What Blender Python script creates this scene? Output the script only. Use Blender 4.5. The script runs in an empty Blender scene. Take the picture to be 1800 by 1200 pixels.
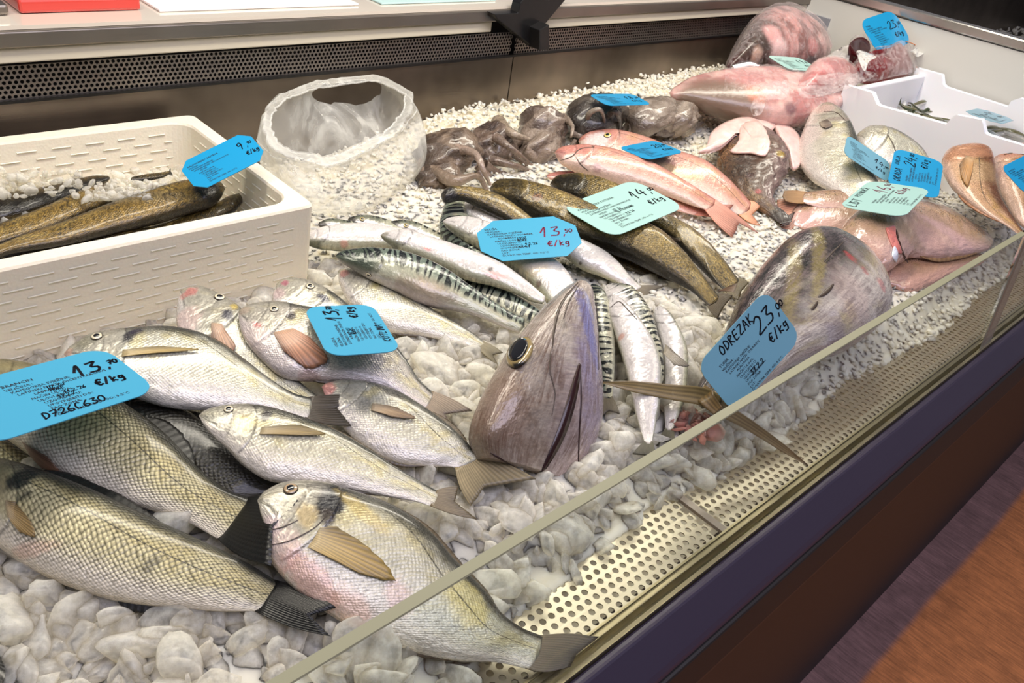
import bpy, bmesh, math, random
import numpy as np
from mathutils import Vector, Matrix
from mathutils.bvhtree import BVHTree
random.seed(7); rng = np.random.default_rng(7)
SC = bpy.context.scene
# ---------------------------------------------------------------- camera
F = 1422.55; CAMZ = 0.66
def _rot(yaw, pitch, roll):
    cy, sy = math.cos(yaw), math.sin(yaw); cp, sp = math.cos(pitch), math.sin(pitch)
    f = np.array([cy*cp, sy*cp, -sp]); r = np.array([sy, -cy, 0.]); u = np.cross(r, f)
    c, s = math.cos(roll), math.sin(roll)
    return np.array([c*r+s*u, -s*r+c*u, f])
CM = _rot(.733976, .579447, .171138); CO = np.array([0, 0, CAMZ])
cam = bpy.data.cameras.new('camera'); camo = bpy.data.objects.new('camera', cam); SC.collection.objects.link(camo)
m = Matrix([[*CM[0]], [*CM[1]], [*(-CM[2])]]).transposed().to_4x4(); m.translation = Vector(CO)
camo.matrix_world = m; cam.sensor_width = 36; cam.lens = F/1800*36; cam.clip_start = .01; SC.camera = camo
# ---------------------------------------------------------------- world, lamps, exposure
SC.view_settings.view_transform = 'Standard'; SC.view_settings.look = 'None'
SC.view_settings.gamma = 1; SC.view_settings.exposure = -0.22; SC.view_settings.use_curve_mapping = False
W = bpy.data.worlds.new('market_hall_light'); SC.world = W; W.use_nodes = True
W.node_tree.nodes['Background'].inputs[0].default_value = (.80, .79, .86, 1); W.node_tree.nodes['Background'].inputs[1].default_value = .23
def area(name, loc, size, power, col, target=None):
    l = bpy.data.lights.new(name, 'AREA'); l.shape = 'RECTANGLE'; l.size, l.size_y = size; l.energy = power; l.color = col
    o = bpy.data.objects.new(name, l); SC.collection.objects.link(o); o.location = loc
    if target is not None: o.rotation_euler = (Vector(target)-Vector(loc)).to_track_quat('-Z', 'Y').to_euler()
    return o
area('counter_lamp_strip', (1.15, .98, 1.02), (2.6, .12), 28, (1, .93, .79), None)
area('counter_front_lamp_strip', (1.15, .38, 1.15), (2.6, .10), 5, (1, .87, .64), (1.15, .62, 0))
area('hall_ceiling_lamp', (.6, -.9, 2.6), (3.0, 1.2), 72, (.80, .78, 1), (1.2, .6, 0))
# ---------------------------------------------------------------- helpers
def ray(px, py):
    return CM.T @ np.array([(px-900)/F, -(py-600)/F, 1.])
def P(px, py, z=0.):
    d = ray(px, py); return CO + d*((z-CAMZ)/d[2])
def PX(px, py, x):
    d = ray(px, py); return CO + d*(x/d[0])
def PY(px, py, y):
    d = ray(px, py); return CO + d*(y/d[1])
def PP(px, py, o, n):
    d = ray(px, py); return CO + d*(np.dot(o-CO, n)/np.dot(d, n))
def lin(c):
    c = np.asarray(c, float)/255.; return np.where(c < .04045, c/12.92, ((c+.055)/1.055)**2.4)
def L4(c): return (*lin(c), 1.)
def nrm(v):
    v = np.asarray(v, float); return v/(np.linalg.norm(v)+1e-12)
def sst(a, b, x):
    t = np.clip((x-a)/(b-a), 0, 1); return t*t*(3-2*t)
_NG = np.random.default_rng(3).random((64, 64))
def vn(x, y, s=0):
    x = np.asarray(x, float)+s*7.3; y = np.asarray(y, float)+s*3.7
    xi = np.floor(x).astype(int); yi = np.floor(y).astype(int); fx = x-xi; fy = y-yi
    fx = fx*fx*(3-2*fx); fy = fy*fy*(3-2*fy); g = lambda a, b: _NG[a % 64, b % 64]
    return (g(xi, yi)*(1-fx)+g(xi+1, yi)*fx)*(1-fy)+(g(xi, yi+1)*(1-fx)+g(xi+1, yi+1)*fx)*fy
def fbm(x, y, s=0):
    return .55*vn(x, y, s)+.3*vn(x*2.1, y*2.1, s+1)+.15*vn(x*4.3, y*4.3, s+2)
def cr(pts, t):
    """Catmull-Rom through pts at parameter t in 0..1 (arc-length spaced)"""
    p = np.asarray(pts, float); n = len(p)
    d = np.r_[0, np.cumsum(np.linalg.norm(np.diff(p, axis=0), axis=1)**.75+1e-9)]; d /= d[-1]
    t = np.atleast_1d(t); i = np.clip(np.searchsorted(d, t, 'right')-1, 0, n-2)
    q = np.vstack([2*p[0]-p[1], p, 2*p[-1]-p[-2]]); dd = np.r_[-(d[1]), d, 2-d[-2]]
    f = (t-d[i])/(d[i+1]-d[i]); h = (d[i+1]-d[i])[:, None]
    m0 = (q[i+2]-q[i])/(dd[i+2]-dd[i])[:, None]*h; m1 = (q[i+3]-q[i+1])/(dd[i+3]-dd[i+1])[:, None]*h
    f = f[:, None]
    return (2*f**3-3*f**2+1)*q[i+1]+(f**3-2*f**2+f)*m0+(-2*f**3+3*f**2)*q[i+2]+(f**3-f**2)*m1
def mk(name, v, f, mat, parent=None, col=None, uv=None, fl=None, smooth=True, org=None):
    v = np.asarray(v, float); me = bpy.data.meshes.new(name)
    o0 = np.zeros(3)
    if parent is not None: o0 = np.array(parent['_o']) if '_o' in parent else np.array(parent.location)
    if org is not None: o0 = np.asarray(org, float)
    vv = v-o0
    f = np.asarray(f) if not isinstance(f, list) else f
    if isinstance(f, np.ndarray):
        k = f.shape[1]; me.vertices.add(len(vv)); me.vertices.foreach_set('co', vv.astype(np.float32).ravel())
        me.loops.add(f.size); me.loops.foreach_set('vertex_index', f.astype(np.int32).ravel())
        me.polygons.add(len(f)); me.polygons.foreach_set('loop_start', np.arange(len(f), dtype=np.int32)*k)
        me.update(calc_edges=True)
    else:
        me.from_pydata([tuple(a) for a in vv], [], f); me.update()
    me.validate()
    me.polygons.foreach_set('use_smooth', np.full(len(me.polygons), smooth))
    if col is not None and len(me.vertices) == len(vv):
        a = me.color_attributes.new('Col', 'FLOAT_COLOR', 'POINT')
        c = np.ones((len(vv), 4)); c[:, :3] = col; a.data.foreach_set('color', c.astype(np.float32).ravel())
    for k, x in (fl or {}).items():
        a = me.attributes.new(k, 'FLOAT', 'POINT'); a.data.foreach_set('value', np.asarray(x, np.float32))
    if uv is not None:
        l = me.uv_layers.new(name='UVMap'); idx = np.empty(len(me.loops), np.int32); me.loops.foreach_get('vertex_index', idx)
        l.data.foreach_set('uv', np.asarray(uv, np.float32)[idx].ravel())
    me.materials.append(mat)
    o = bpy.data.objects.new(name, me); SC.collection.objects.link(o)
    if parent is not None: o.parent = parent
    elif org is not None: o.location = org
    if parent is not None: o['_o'] = tuple(o0)
    return o
def tag(o, label, cat, group=None, kind=None):
    if label: o['label'] = label
    if cat: o['category'] = cat
    if group: o['group'] = group
    if kind: o['kind'] = kind
    return o
def thing(name, loc, label, cat, group=None):
    o = bpy.data.objects.new(name, None); SC.collection.objects.link(o); o.location = tuple(loc); o['_o'] = tuple(float(a) for a in loc)
    o.empty_display_size = .02
    return tag(o, label, cat, group)
def struct(name, v, f, mat, **k):
    o = mk(name, v, f, mat, **k); o['kind'] = 'structure'; return o
def box(a, b):
    x0, y0, z0 = a; x1, y1, z1 = b
    v = [(x0, y0, z0), (x1, y0, z0), (x1, y1, z0), (x0, y1, z0), (x0, y0, z1), (x1, y0, z1), (x1, y1, z1), (x0, y1, z1)]
    return v, [(0, 3, 2, 1), (4, 5, 6, 7), (0, 1, 5, 4), (1, 2, 6, 5), (2, 3, 7, 6), (3, 0, 4, 7)]
def join(*parts):
    V = []; Fc = []
    for v, f in parts:
        n = len(V); V.extend([tuple(a) for a in v]); Fc.extend([tuple(int(i)+n for i in q) for q in f])
    return V, Fc
def bevel(o, w=.002, s=2):
    m = o.modifiers.new('bevel', 'BEVEL'); m.width = w; m.segments = s; m.limit_method = 'ANGLE'; return o
def grid_faces(nu, nv, wrap=False):
    i = np.arange(nu-1)[:, None]; j = np.arange(nv if wrap else nv-1)[None, :]; j2 = (j+1) % nv
    a = i*nv+j; b = i*nv+j2; c = (i+1)*nv+j2; d = (i+1)*nv+j
    return np.stack([a, b, c, d], -1).reshape(-1, 4)
def solid(G, n, th):
    """G: (nu,nv,3) sheet, n: normals (3,) or (nu,nv,3); closed thin slab"""
    nu, nv = G.shape[:2]; N = np.broadcast_to(n, G.shape); t = th/2
    A = (G+N*t).reshape(-1, 3); B = (G-N*t).reshape(-1, 3); f = grid_faces(nu, nv); k = nu*nv
    e = list(range(nv))+[i*nv+nv-1 for i in range(1, nu)]+[(nu-1)*nv+j for j in range(nv-2, -1, -1)]+[i*nv for i in range(nu-2, 0, -1)]
    e = np.array(e); e2 = np.roll(e, -1); s = np.stack([e, e2, e2+k, e+k], -1)
    return np.vstack([A, B]), np.vstack([f[:, ::-1], f+k, s])
def tube(pts, r, ns=10, caps=True):
    p = np.asarray(pts, float); n = len(p); r = np.broadcast_to(r, n); t = np.gradient(p, axis=0); t /= np.linalg.norm(t, axis=1)[:, None]+1e-12
    a = nrm(np.cross(t[0], [.3, .2, 1])); V = []
    for i in range(n):
        a = nrm(a-t[i]*np.dot(a, t[i])); b = np.cross(t[i], a)
        for k in range(ns):
            q = 2*math.pi*k/ns; V.append(p[i]+r[i]*(a*math.cos(q)+b*math.sin(q)))
    f = [tuple(q) for q in grid_faces(n, ns, True)]
    if caps: f += [tuple(range(ns)), tuple(range((n-1)*ns, n*ns))[::-1]]
    return V, f
# ---------------------------------------------------------------- materials
def mat(name, base=(200, 200, 200), rough=.5, metal=0., **k):
    m = bpy.data.materials.new(name); m.use_nodes = True; b = m.node_tree.nodes['Principled BSDF']
    b.inputs['Base Color'].default_value = L4(base); b.inputs['Roughness'].default_value = rough; b.inputs['Metallic'].default_value = metal
    for a, x in k.items():
        b.inputs[a.replace('_', ' ')].default_value = x
    return m
class NB:
    def __init__(s, m): s.t = m.node_tree; s.b = s.t.nodes['Principled BSDF']; s.o = s.t.nodes['Material Output']
    def n(s, typ, **k):
        x = s.t.nodes.new(typ)
        for a, b in k.items(): setattr(x, a, b)
        return x
    def l(s, a, b): s.t.links.new(a, b)
    def attr(s, nm): x = s.n('ShaderNodeAttribute'); x.attribute_name = nm; return x
    def math(s, op, a, b=None, clamp=False):
        x = s.n('ShaderNodeMath', operation=op, use_clamp=clamp)
        for i, q in enumerate((a, b)):
            if q is None: continue
            if isinstance(q, (int, float)): x.inputs[i].default_value = q
            else: s.l(q, x.inputs[i])
        return x.outputs[0]
    def ramp(s, inp, stops):
        x = s.n('ShaderNodeValToRGB'); e = x.color_ramp.elements
        while len(e) < len(stops): e.new(.5)
        for q, (p, c) in zip(e, stops): q.position = p; q.color = c if len(c) == 4 else (*c, 1)
        s.l(inp, x.inputs[0]); return x.outputs[0]
    def mix(s, f, a, b, mode='MIX'):
        x = s.n('ShaderNodeMix', data_type='RGBA', blend_type=mode)
        for i, q in ((0, f), (6, a), (7, b)):
            if isinstance(q, (int, float)): x.inputs[i].default_value = q
            elif isinstance(q, tuple): x.inputs[i].default_value = q
            else: s.l(q, x.inputs[i])
        return x.outputs[2]
    def bump(s, h, st, d=.001):
        x = s.n('ShaderNodeBump'); x.inputs['Strength'].default_value = st; x.inputs['Distance'].default_value = d
        s.l(h, x.inputs['Height']); return x.outputs[0]
    def noise(s, vec, sc, det=3, rough=.5, dist=0.):
        x = s.n('ShaderNodeTexNoise'); x.inputs['Scale'].default_value = sc; x.inputs['Detail'].default_value = det
        x.inputs['Roughness'].default_value = rough; x.inputs['Distortion'].default_value = dist
        if vec is not None: s.l(vec, x.inputs['Vector'])
        return x.outputs['Fac']
BLK = (0, 0, 0, 1); WHT = (1, 1, 1, 1)
def skin(name, ssize=.0045, sdark=.55, bump=.5, rough=.3, metal=.12, pattern=None, pcol=(30, 34, 30), coat=.35, grain=.25):
    """wet fish skin: painted colour attribute x scale lattice, optional bars or spots"""
    m = mat(name, rough=rough, metal=metal, Coat_Weight=coat, Coat_Roughness=.12); B = NB(m)
    col = B.attr('Col').outputs['Color']; sc = B.attr('scale').outputs['Fac']; lat = B.attr('lat').outputs['Fac']; pat = B.attr('pat').outputs['Fac']
    uv = B.n('ShaderNodeUVMap').outputs[0]
    mp = B.n('ShaderNodeMapping'); mp.inputs['Rotation'].default_value = (0, 0, math.radians(45)); mp.inputs['Scale'].default_value = (1/ssize*.8, 1/ssize*.8, 1)
    pre = B.n('ShaderNodeMapping'); pre.inputs['Scale'].default_value = (1, 1.25, 1); B.l(uv, pre.inputs[0]); B.l(pre.outputs[0], mp.inputs[0])
    vo = B.n('ShaderNodeTexVoronoi', feature='F1', distance='EUCLIDEAN'); vo.inputs['Scale'].default_value = 1; vo.inputs['Randomness'].default_value = .22
    B.l(mp.outputs[0], vo.inputs['Vector'])
    d = vo.outputs['Distance']; edge = B.ramp(d, [(.30, BLK), (.62, WHT)])
    g = B.noise(uv, 260, 4, .7); g2 = B.noise(uv, 45, 3, .6)
    k = B.math('MULTIPLY', edge, B.math('MULTIPLY', sc, sdark), True)
    c = B.mix(k, col, B.mix(1., col, (.10, .095, .06, 1), 'MULTIPLY'))
    gl = B.ramp(g, [(.35, (1-grain, 1-grain, 1-grain, 1)), (.65, (1+0*grain, 1, 1, 1))]); c = B.mix(1., c, gl, 'MULTIPLY')
    gl2 = B.ramp(g2, [(.3, (.86, .86, .86, 1)), (.6, WHT)]); c = B.mix(.8, c, gl2, 'MULTIPLY')
    if pattern == 'mackerel':
        mq = B.n('ShaderNodeMapping'); mq.inputs['Scale'].default_value = (1, .32, 1); B.l(uv, mq.inputs[0])
        w = B.n('ShaderNodeTexWave', wave_type='BANDS', bands_direction='X', wave_profile='SIN'); w.inputs['Scale'].default_value = 30
        w.inputs['Distortion'].default_value = 9; w.inputs['Detail'].default_value = 2; w.inputs['Detail Scale'].default_value = 2.2; B.l(mq.outputs[0], w.inputs[0])
        k = B.math('MULTIPLY', B.ramp(w.outputs['Fac'], [(.48, BLK), (.68, WHT)]), pat); c = B.mix(k, c, L4(pcol))
    if pattern == 'spots':
        v2 = B.n('ShaderNodeTexVoronoi'); v2.inputs['Scale'].default_value = 260; v2.inputs['Randomness'].default_value = 1; B.l(uv, v2.inputs['Vector'])
        k = B.math('MULTIPLY', B.ramp(v2.outputs['Distance'], [(.22, WHT), (.42, BLK)]), pat); c = B.mix(k, c, L4(pcol))
    if pattern == 'mottle':
        k = B.ramp(B.noise(uv, 230, 5, .8), [(.43, WHT), (.6, BLK)]); k = B.math('MULTIPLY', k, B.math('MULTIPLY', B.ramp(B.noise(uv, 28, 3, .6), [(.35, WHT), (.68, (.5,)*3)]), pat)); c = B.mix(k, c, L4(pcol))
    if pattern == 'streak':
        sm = B.n('ShaderNodeMapping'); sm.inputs['Scale'].default_value = (14, 130, 1); B.l(uv, sm.inputs[0]); k = B.ramp(B.noise(sm.outputs[0], 1.6, 5, .7, .6), [(.40, WHT), (.62, BLK)]); k = B.math('MULTIPLY', k, B.math('ADD', .25, B.math('MULTIPLY', B.ramp(B.noise(uv, 22, 4, .65), [(.4, BLK), (.6, WHT)]), .55))); c = B.mix(k, c, L4(pcol))
    la = B.math('LESS_THAN', B.math('ABSOLUTE', lat), 1.); dash = B.noise(uv, 700, 1)
    la = B.math('MULTIPLY', la, B.ramp(dash, [(.35, (.25,)*3), (.55, (.9,)*3)])); c = B.mix(la, c, (.03, .028, .02, 1))
    B.l(c, B.b.inputs['Base Color'])
    hh = B.math('ADD', B.math('MULTIPLY', B.math('SUBTRACT', 1, d), sc), B.math('MULTIPLY', g, .45))
    bp_ = B.n('ShaderNodeBump'); bp_.inputs['Strength'].default_value = .5; bp_.inputs['Distance'].default_value = .006; B.l(g2, bp_.inputs['Height'])
    b2_ = B.n('ShaderNodeBump'); b2_.inputs['Strength'].default_value = bump; b2_.inputs['Distance'].default_value = .0014; B.l(hh, b2_.inputs['Height']); B.l(bp_.outputs[0], b2_.inputs['Normal']); B.l(b2_.outputs[0], B.b.inputs['Normal'])
    B.l(B.math('ADD', rough-.12, B.math('MULTIPLY', g, .3)), B.b.inputs['Roughness'])
    return m
def attrmat(name, rough=.35, bump=0., bscale=200, coat=.2, metal=0., bd=.002, **k):
    m = mat(name, rough=rough, metal=metal, Coat_Weight=coat, Coat_Roughness=.15, **k); B = NB(m)
    B.l(B.attr('Col').outputs['Color'], B.b.inputs['Base Color'])
    if bump:
        tc = B.n('ShaderNodeTexCoord').outputs['Object']; B.l(B.bump(B.noise(tc, bscale, 4, .6), bump, bd), B.b.inputs['Normal'])
    return m
M = {}
M['bream'] = skin('bream_skin', .0026, .34, .45, .25, .22, coat=.5)
M['bass'] = skin('sea_bass_skin', .0034, .85, .8, .28, .15)
M['bassdark'] = skin('dark_sea_bass_skin', .0034, .75, .7, .32, .1)
M['mackerel'] = skin('mackerel_skin', .003, .06, .12, .22, .15, 'mackerel', (22, 28, 30), grain=.1)
M['trout'] = skin('trout_skin', .0028, .35, 1., .26, .2, 'mottle', (20, 17, 11), .35)
M['pink'] = skin('pink_fish_skin', .0036, .2, .3, .3, .1)
M['tuna'] = skin('tuna_skin', .002, .08, .12, .22, .08, 'streak', (92, 66, 52), grain=.2)
M['tunabody'] = skin('tuna_body_skin', .0025, .1, .2, .26, .15, 'streak', (120, 104, 104), grain=.25)
M['slime'] = skin('slimy_brown_skin', .003, .1, .3, .16, .0, 'spots', (60, 42, 30), .8)
M['fin'] = attrmat('fin_membrane', .4, .15, 400, .15)
_m = NB(M['fin']); _m.b.inputs['Alpha'].default_value = .86
M['flesh'] = attrmat('fish_flesh', .28, .6, 90, .4, Subsurface_Weight=.15, Subsurface_Scale=.01)
M['eye'] = attrmat('fish_eye', .08, 0, 1, 1.)
M['pupil'] = mat('fish_pupil', (8, 9, 14), .04, 0, Coat_Weight=1.)
M['line'] = mat('dark_skin_fold', (74, 62, 52), .35)
M['furry'] = skin('shaggy_monkfish_skin', .004, .1, .9, .3, 0., 'spots', (34, 26, 22), .4, .7)
M['gape'] = mat('dark_gill_slit', (40, 12, 14), .25)
# ---------------------------------------------------------------- fish builder
KIND = {  # back, flank, belly, head tint, fin colour, thickness ratio, lateral line, scale strengths, head length
 'bream': dict(m='bream', back=(66, 66, 58), fl=(206, 203, 186), be=(228, 221, 212), yel=(206, 192, 134), hd=(170, 164, 148), fin=(92, 78, 58), r=.40, lat=(.62, .12), sc=.8, uh=.27),
 'bass': dict(m='bass', back=(52, 52, 40), fl=(204, 194, 152), be=(230, 220, 202), yel=(196, 180, 122), hd=(128, 118, 84), fin=(15, 14, 11), r=.55, lat=(.42, .02), sc=1., uh=.3),
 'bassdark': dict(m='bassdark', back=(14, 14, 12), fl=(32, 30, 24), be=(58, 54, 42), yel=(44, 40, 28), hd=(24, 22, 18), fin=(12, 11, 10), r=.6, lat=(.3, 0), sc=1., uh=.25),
 'mackerel': dict(m='mackerel', back=(112, 124, 112), fl=(172, 172, 150), be=(218, 212, 208), yel=(196, 186, 160), hd=(70, 78, 66), fin=(120, 114, 96), r=.75, lat=None, sc=.1, uh=.2),
 'trout': dict(m='trout', back=(22, 20, 13), fl=(150, 126, 66), be=(44, 38, 28), yel=(196, 168, 96), hd=(34, 30, 18), fin=(44, 36, 26), r=.8, lat=None, sc=.5, uh=.18),  # near-black belly colour paints in the shade on the underside
 'pink': dict(m='pink', back=(184, 112, 98), fl=(216, 154, 138), be=(228, 196, 180), yel=(216, 166, 124), hd=(196, 128, 116), fin=(204, 142, 120), r=.6, lat=(.3, 0), sc=.5, uh=.24),
 'tuna': dict(m='tuna', back=(140, 126, 110), fl=(200, 188, 174), be=(206, 196, 196), yel=(178, 158, 138), hd=(200, 188, 176), fin=(70, 60, 44), r=.55, lat=None, sc=0., uh=.9),
 'tunabody': dict(m='tunabody', back=(16, 17, 17), fl=(222, 212, 200), be=(220, 210, 216), yel=(176, 158, 88), hd=(150, 140, 130), fin=(96, 82, 50), r=.62, lat=None, sc=0., uh=0.),
 'copper': dict(m='bream', back=(128, 74, 40), fl=(204, 158, 120), be=(224, 190, 172), yel=(212, 166, 84), hd=(190, 132, 98), fin=(160, 98, 52), r=.4, lat=(.5, .1), sc=1., uh=.28),
 'slime': dict(m='slime', back=(150, 112, 78), fl=(186, 152, 128), be=(214, 176, 164), yel=(176, 144, 98), hd=(166, 132, 108), fin=(160, 124, 84), r=.28, lat=None, sc=.1, uh=.2),
}
class Fish: pass
def frame(st, zn, zt, tilt):
    a0 = (np.array(st[0][:2])+st[0][2:])/2; a1 = (np.array(st[-1][:2])+st[-1][2:])/2
    N = P(*a0, zn); T = P(*a1, zt); ax = nrm(T-N); up = np.array([0, 0, 1.]); s = nrm(np.cross(ax, up)); n0 = nrm(np.cross(s, ax))
    tc = nrm(CO-(N+T)/2); sg = 1 if np.dot(s, tc) > 0 else -1
    return N, T, ax, nrm(n0*math.cos(tilt)+s*sg*math.sin(tilt))
def fish(name, label, kind, st, zn=.07, zt=.05, tilt=.25, nu=120, nv=64, roll=0., group=None, cat='fish', ratio=None,
         eye=None, marks=(), tail=None, pec=(), dors=None, anal=None, lines=(), arch=0., body='body', tint=None, sc=None, gill=True, pat=None, tailz=0., sq=.85, lump=.012, patv=None, lat=True, capend=True, eyecol=((216, 206, 176)), finc=None, uh=None, hdk=1.):
    K = dict(KIND[kind]); o = Fish(); rr = ratio or K['r']; uh = K['uh'] if uh is None else uh
    N, T, ax, n = frame(st, zn, zt, tilt)
    st = np.array(st, float); D = np.array([PP(a, b, N, n) for a, b in st[:, :2]]); V = np.array([PP(a, b, N, n) for a, b in st[:, 2:]])
    t = np.linspace(0, 1, nu); t = t*.85+.15*t*t if len(st) > 5 else t
    both = cr(np.hstack([D, V]), t); D = both[:, :3]; V = both[:, 3:]
    C = (D+V)/2; e = D-V; w = np.linalg.norm(e, axis=1)/2; e = e/(2*w[:, None])
    ratio_u = rr*(1-.35*t)*(1-(.65*sst(.84, 1., t) if tail else 0))
    dv = C-CO; dv = dv-(dv@ax)[:, None]*ax; dn = np.abs(dv@n); de = np.abs(np.einsum('ij,ij->i', dv, e)); q = np.hypot(dn, de); dn /= q; de /= q
    w2 = w*dn/np.sqrt(dn**2+(ratio_u*de)**2)
    w2 = w2*np.clip(np.sqrt(np.clip(t/.02, 0, 1)), .18, 1) if t[0] == 0 else w2
    th = w2*ratio_u
    C = C+n*(arch*np.sin(np.pi*t))[:, None]
    A = np.linspace(0, 2*np.pi, nv, endpoint=False)
    ca, sa = np.cos(A), np.sin(A)
    U = np.repeat(t[:, None], nv, 1); v = np.cos(A+roll)[None].repeat(nu, 0)
    vv = np.cos(A)[None].repeat(nu, 0)
    if kind == 'mackerel' and patv is not None and patv < -.5: v = np.clip(v*.6+.55, -1, 1)
    R = np.ones((nu, nv))
    if gill and uh > 0:
        ge = uh*(1.02-.20*np.abs(vv-.05)**1.8); R += .055*sst(ge-.09, ge-.004, U)*(1-sst(ge-.003, ge+.006, U))*(1-vv**4)
        pe = uh*.66*(1-.22*vv**2); R -= .025*np.exp(-((U-pe)/.007)**2)*(1-vv**2)
        ml = -.22-U*1.6; R -= .06*np.exp(-((vv-ml)/.09)**2)*(U < uh*.42)*(U > .004)
    R += lump*(fbm(U*(18 if lump < .03 else 26), vv*(4 if lump < .03 else 7)+np.sign(sa)*3, 5)-.5)
    qa, qs = np.sign(ca)*np.abs(ca)**sq, np.sign(sa)*np.abs(sa)**sq
    X = C[:, None]+e[:, None]*(w2[:, None]*qa*R)[..., None]+n*(th[:, None]*qs*R)[..., None]
    # ---- colour
    yn = fbm(U*14, vv*3+np.sign(sa)*3, 2); yn2 = fbm(U*60, vv*12+np.sign(sa)*3, 9)
    cb, cf, ce, cy, ch = (lin(K[k]) for k in ('back', 'fl', 'be', 'yel', 'hd'))
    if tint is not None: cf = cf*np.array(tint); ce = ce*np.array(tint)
    wb = sst(*((.5, .95) if kind == 'trout' else (.42, .86)), v+.18*(yn-.5)+.08*(yn2-.5))[..., None]; we = sst(*((-.6, -.95) if kind == 'trout' else (-.15, -.75)), v+.1*(yn-.5))[..., None]
    c = cf*(1-we)+ce*we; wy = (sst(.45, .75, yn)*sst(-.5, .1, v))[..., None]*.6; c = c*(1-wy)+cy*wy; c = c*(1-wb)+cb*wb
    c = c*(.86+.28*yn2[..., None])
    hm = (1-sst(uh*.85, uh*1.02, U+.03*np.abs(vv)**2))*hdk*sst(-.85, .0, v) if uh > 0 else np.zeros_like(U)
    c = c*(1-.75*hm[..., None])+ch*(.65+.7*fbm(U*40, vv*7, 4))[..., None]*.75*hm[..., None]
    if gill and uh > 0:
        gl = np.exp(-((U-ge-.004)/.0045)**2)*(np.abs(vv) < .86); c = c*(1-.72*gl[..., None])
        gl = np.exp(-((U-pe)/.004)**2)*(np.abs(vv) < .75); c = c*(1-.45*gl[..., None])
        gl = np.exp(-((vv-ml)/.05)**2)*(U < uh*.42); c = c*(1-.6*gl[..., None])
    scm = (K['sc'] if sc is None else sc)*sst(uh*.8, uh*1.1, U)*(1-.55*sst(-.5, -.95, v))
    pt = sst(-.15, .3, v+.1*(yn-.5)) if patv is None else sst(patv, patv+.35, vv)
    if kind == 'mackerel': pt = pt*(1-.0*U)
    pt = pt*(1 if pat is None else pat)
    lc = K['lat']; la = np.full((nu, nv), 9.)
    if lc and lat:
        cv = lc[0]*(1-sst(uh, .95, U))+lc[1]; la = (v-cv)/.016; la = np.where(U < uh*.98, 9., la)
    scen = C[nu//2]-n*th.max(); root = thing(name, scen, label, cat, group)
    nvx = nu*nv; verts = X.reshape(-1, 3); faces = [tuple(q) for q in grid_faces(nu, nv, True)]
    nose = len(verts); verts = np.vstack([verts, C[0]-ax*w2[0]*.5, C[-1]+ax*(w2[-1]*.35 if capend else 0)])
    for j in range(nv):
        faces.append((nose, (j+1) % nv, j)); faces.append((nose+1, nvx-nv+j, nvx-nv+(j+1) % nv))
    def ext(a): a = a.reshape(nvx, -1); return np.vstack([a, a[:1], a[-1:]])
    s_len = np.cumsum(np.r_[0, np.linalg.norm(np.diff(C, axis=0), axis=1)])
    UVx = np.stack([np.repeat(s_len[:, None], nv, 1), (np.minimum(A, 2*np.pi-A)/np.pi-.5)[None]*(np.percentile(w2, 80)*2.6)+0*U], -1)
    o.root, o.n, o.e, o.ax, o.C, o.D, o.V, o.t, o.w, o.th, o.K = root, n, e, ax, C, C+e*w2[:, None], C-e*w2[:, None], t, w2, th, K
    bvh = BVHTree.FromPolygons([tuple(q) for q in verts], faces); o.bvh = bvh
    cc = ext(c)
    for mk_ in marks:   # (px, py, radius_m, colour, strength) painted skin markings, on the tuna head also sheen
        px, py, rad, colr, stg = mk_[:5]; h = bvh.ray_cast(Vector(CO), Vector(nrm(ray(px, py))))[0]
        if h is None: continue
        stretch = mk_[5] if len(mk_) > 5 else (1, 1)
        dd = verts-np.array(h); a1 = dd@ax/stretch[0]; a2 = (dd@e[nu//2])/stretch[1]; a3 = dd@n
        r_ = np.sqrt(a1**2+a2**2+(a3*.8)**2)/rad+.55*(fbm(verts[:, 0]*260, verts[:, 1]*260, 1)-.5); k = (1-sst(.55, 1.1, r_))*stg
        cc = cc*(1-k[:, None])+lin(colr)*k[:, None]
    o.body = mk(body, verts, faces, M[K['m']], root, col=np.clip(cc, 0, 1), uv=ext(UVx), fl=dict(scale=ext(scm).ravel(), lat=ext(la).ravel(), pat=ext(pt).ravel()))
    fc = finc or K['fin']
    if eye:
        for q in (eye if isinstance(eye, list) else [eye]): add_eye(o, *q, col=eyecol)
    if tail: caudal(o, tail, fc, tailz)
    for q in pec: pect(o, q, fc)
    if dors: edgefin(o, 'dorsal_fin', *dors, fc, 1)
    if anal: edgefin(o, 'anal_fin', *anal, fc, -1)
    for q in lines: strip(o, *q)
    return o
def surf(o, px, py, lift=0.):
    d = Vector(nrm(ray(px, py))); h, nn, _, _ = o.bvh.ray_cast(Vector(CO), d)
    if h is None:
        p = PP(px, py, o.C[len(o.C)//2], o.n); return p+o.n*lift, o.n
    nn = np.array(nn); nn = nn if np.dot(nn, np.array(d)) < 0 else -nn
    return np.array(h)+nn*lift, nn
def dome(c, n, r, h, ns=20, nr=6, flat=1., axis=None):
    n = nrm(n); a = nrm(np.cross(n, [.2, .1, 1.])) if axis is None else nrm(axis-n*np.dot(axis, n)); b = np.cross(n, a); V = [c+n*h]
    for i in range(1, nr+1):
        q = i/nr
        for k in range(ns):
            an = 2*math.pi*k/ns; V.append(c+(a*math.cos(an)+b*math.sin(an)*flat)*r*q+n*h*math.sqrt(max(0, 1-q*q)))
    base = len(V); V.append(c-n*h*.6); f = [(0, 1+k, 1+(k+1) % ns) for k in range(ns)]
    for i in range(nr-1):
        for k in range(ns):
            s = 1+i*ns; f.append((s+k, s+ns+k, s+ns+(k+1) % ns, s+(k+1) % ns))
    s = 1+(nr-1)*ns; f += [(s+k, base, s+(k+1) % ns) for k in range(ns)]
    return np.array(V), f
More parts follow.
